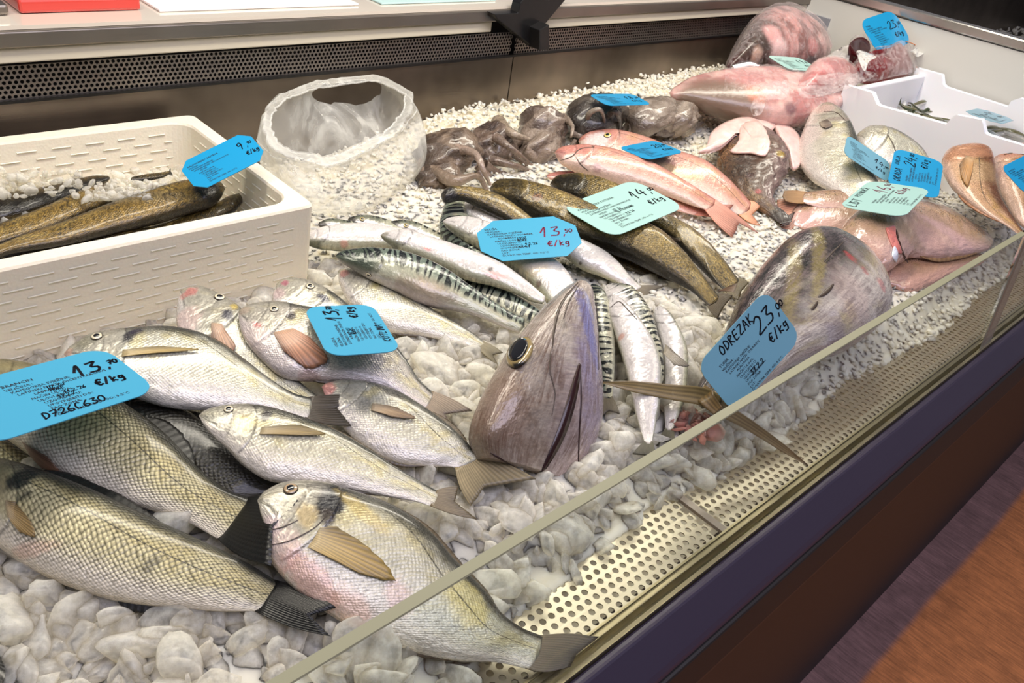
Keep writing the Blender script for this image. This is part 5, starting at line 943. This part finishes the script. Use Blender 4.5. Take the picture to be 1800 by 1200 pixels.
def card(C, e, Wd, Hd, cm, title, latin, hands, label, curl=0., print_=(-.42, .26, 1.), oct_=False, title2=None, rc=.22):
    root = bpy.data.objects.new('price_card', None); SC.collection.objects.link(root); root.location = C; root.rotation_euler = e; root.empty_display_size = .02; root['_o'] = (0., 0., 0.); tag(root, label, 'price card', 'price cards stuck among the fish')
    r = Hd*rc; o2 = rr(-Wd/2, -Hd/2, Wd/2, Hd/2, r, 1 if oct_ else 7)
    nx = 24; xs = np.linspace(-Wd/2, Wd/2, nx)
    def bend(x, y): return curl*(((np.asarray(x)/Wd+.5))**2.6)
    # rounded sheet as columns of quads following the outline
    def yl(x):
        d = np.maximum(0, np.abs(x)-(Wd/2-r)); return Hd/2-(d if oct_ else (r-np.sqrt(np.maximum(0, r*r-d*d))))
    xs = np.r_[np.linspace(-Wd/2, -Wd/2+r, 12), np.linspace(-Wd/2+r, Wd/2-r, 18)[1:-1], np.linspace(Wd/2-r, Wd/2, 12)]; ny = 9; G = np.zeros((len(xs), ny, 3))
    for i, x in enumerate(xs):
        h_ = max(yl(x), .0005); 
        for j, s in enumerate(np.linspace(-1, 1, ny)): G[i, j] = (x, h_*s, float(bend(x, 0)))
    v, f = solid(G, (0, 0, 1.), .0009); mk('card_sheet', v, f, CM_[cm], root, smooth=False)
    def lay(nm, V, Fc, mt, z):
        if len(V) == 0: return
        V3 = np.c_[V, z+bend(V[:, 0], V[:, 1])]; mk(nm, V3, Fc, mt, root, smooth=False)
    px_, py_, sc = print_; s = Hd*.052*sc; lines = []
    if title: lines.append((title, px_*Wd, py_*Hd, s*1.25))
    if title2: lines.append((title2, px_*Wd, py_*Hd-s*1.2, s))
    y = py_*Hd-s*1.25-(s*1.1 if title2 else 0)
    for i, b in enumerate(BODY):
        if '%s' in b: b = b % (latin[0] if i == 2 else latin[1])
        lines.append((b, (px_+.035*min(i, 6)*.55)*Wd, y, s)); y -= s*(1.12 if i not in (3,) else 1.3)
    V, Fc = textmesh(lines); lay('printed_text', V, Fc, INK, .0006)
    parts = {}
    for h_ in hands:
        t, x, yy, hh, pen = h_[:5]; mt = h_[5] if len(h_) > 5 else PEN; rot = h_[6] if len(h_) > 6 else 0.; parts.setdefault(mt.name, [mt, []])[1].append(hand(t, x*Wd, yy*Hd, hh*Hd, pen*Hd, rot=rot))
    for mt, ps in parts.values():
        V = np.vstack([p[0] for p in ps]); Fc = []; n0 = 0
        for p in ps: Fc += [tuple(i+n0 for i in q) for q in p[1]]; n0 += len(p[0])
        lay('marker_writing', V, Fc, mt, .0007)
    return root
def prc(a, b='', x=.16, y=.02, h=.24, pen=.026, mt=None):
    m_ = mt or PEN; x -= .03; h *= .88; w_ = h*.96*(.5 if len(a) == 1 else 1); out = [(a, x, y, h, pen, m_), (',', x+w_+.012, y, h*.6, pen*.8, m_), (b or '00', x+w_+.042, y+.06, h*.36, pen*.7, m_), ('€/kg', x+.05, y-.24, h*.52, pen*.85, m_)]; return out
S_ = 'sky'
card([0.4716,1.0082,.20], [.275,-.369,6.203], .106, .061, 'blue', 'KALIFORNIJSKA PASTRVA', ('ONCORHYNCHUS', 'MYKISS'), prc('9', '90', .28, .05), 'blue card marked 9 leaning on the rim of the cream foam box', oct_=True)
card([.1368,.664,.165], [-.022,.124,.158], .150, .096, S_, 'BRANCIN', ('DICENTRARCHUS', 'LABRAX'), prc('13', '70', .22, .10, .22, .028)+[('UZGOJ', -.0, .04, .045, .009), ('MORE', .0, -.01, .045, .009), ("11.2.'26", .05, -.10, .045, .009), ('37.2.2.', .0, -.15, .045, .009), ('D726C630', -.16, -.40, .10, .016)], 'big blue BRANCIN 13,70 card at the left edge lying on sea bass', print_=(-.20, .25, 1.0))
card([.4316,.6287,.155], [.076,.055,1.27], .108, .081, S_, 'ORADA', ('SPARUS', 'AURATA'), prc('13', '70', .20, .06, .24, .028)+[('UZGOJ', -.12, .03, .05, .009), ('MORE', -.12, -.03, .05, .009), ('KUTLINA', -.30, -.44, .10, .014)], 'blue 13,70 card turned sideways on top of a bream', print_=(-.34, .30, 1.05))
card([.8276,.7482,.12], [.144,-.147,5.706], .154, .103, S_, 'SKUŠA', ('SCOMBER', 'SCOMBRUS'), prc('13', '50', .14, .0, .26, .024, REDP)+[('UVOZ', -.12, -.01, .05, .009), ('MORE', -.12, -.07, .05, .009), ("9.2.'26", -.06, -.17, .05, .009), ('37.4.1', -.13, -.23, .05, .009)], 'sky blue eight sided SKUSA 13 card on the mackerels', oct_=True, rc=.28)
card([1.0337,.7375,.135], [.021,-.081,.004], .184, .116, 'pale', 'KALIFORNIJSKA PASTRVA', ('ONCORHYNCHUS', 'MYKISS'), prc('14', '00', .24, .06, .24, .024)+[('UZGOJ', -.14, -.01, .045, .008), ('SLATKOVODNO', -.13, -.065, .045, .008), ("9.2.'26", -.08, -.17, .045, .008)], 'pale mint card marked 14 lying across the golden trouts')
card([.8227,.3535,.15], [.994,-.639,-.023], .132, .086, 'light', 'TUNA', ('THUNNUS', 'ALALUNGA'), prc('23', '00', .20, .06, .30, .026)+[('ODREZAK', -.24, .30, .14, .02), ('37.2.2.', -.13, -.29, .08, .012)], 'light blue ODREZAK 23,00 card standing against the cut tuna piece', print_=(-.33, .18, 1.))
card([1.3164,.9062,.13], [-.059,-.012,-.043], .112, .080, 'blue', 'ARBUN', ('PAGELLUS', 'ERYTHRINUS'), prc('20', '00', .18, .04, .24, .026), 'blue card marked 20 on the pale pink fish')
card([1.3677,1.0491,.18], [-.022,-.005,-.272], .114, .075, 'blue', 'HOBOTNICA', ('OCTOPUS', 'VULGARIS'), prc('18', '00', .18, .04, .24, .026), 'blue card lying flat on the octopus in front of the steel wall')
card([1.9873,1.0079,.222], [.106,.043,6.047], .124, .086, 'pale', 'GRDOBINA', ('LOPHIUS', 'PISCATORIUS'), prc('19', '00', .18, .04, .24, .024), 'pale mint card lying on the bagged monkfish')
card([2.4059,.9867,.285], [.678,-.191,-.117], .155, .108, 'blue', 'TUNA', ('THUNNUS', 'THYNNUS'), prc('23', '00', .16, .02, .26, .026), 'blue card marked 23 standing over the dark red tuna pack', rc=.3)
card([2.3469,.6251,.175], [.01,.051,.04], .137, .093, 'light', 'INĆUN', ('ENGRAULIS', 'ENCRASICOLUS'), prc('9', '00', .16, .04, .22, .02), 'light blue card lying in the white notched foam box', oct_=True)
card([1.7189,.6442,.15], [.279,.353,5.290], .112, .079, 'light', 'ORADA', ('SPARUS', 'AURATA'), prc('14', '00', .18, .04, .24, .024), 'light blue card leaning on the large pale bream')
card([1.7467,.5483,.15], [.043,-.28,.43], .141, .101, 'blue', '', ('SPARUS', 'AURATA'), prc('24', '00', .16, .04, .26, .024)+[('ORADA', -.34, .28, .13, .018), ('DIVLJA', .08, .36, .08, .013)], 'blue handwritten ORADA DIVLJA card between pale breams and pale card', print_=(-.28, .2, .95))
card([1.5334,.5139,.15], [2.934,-3.071,3.296], .170, .115, 'pale', '', ('LEPIDORHOMBUS', 'BOSCII'), prc('16', '50', .16, .06, .26, .022, REDP)+[('LIST', -.44, .27, .15, .018), ('PATARAČA', -.11, .36, .085, .013)], 'pale mint LIST card on the slimy brown flatfish', print_=(-.24, .14, .9))
card([1.80,.370,.212], [.465,-.234,-.168], .096, .068, 'blue', 'ZUBATAC', ('DENTEX', 'DENTEX'), prc('24', '00', .18, .04, .24, .024), 'strong blue card cut by the right frame edge on copper breams')
for o in bpy.data.objects:
    if '_o' in o: del o['_o']
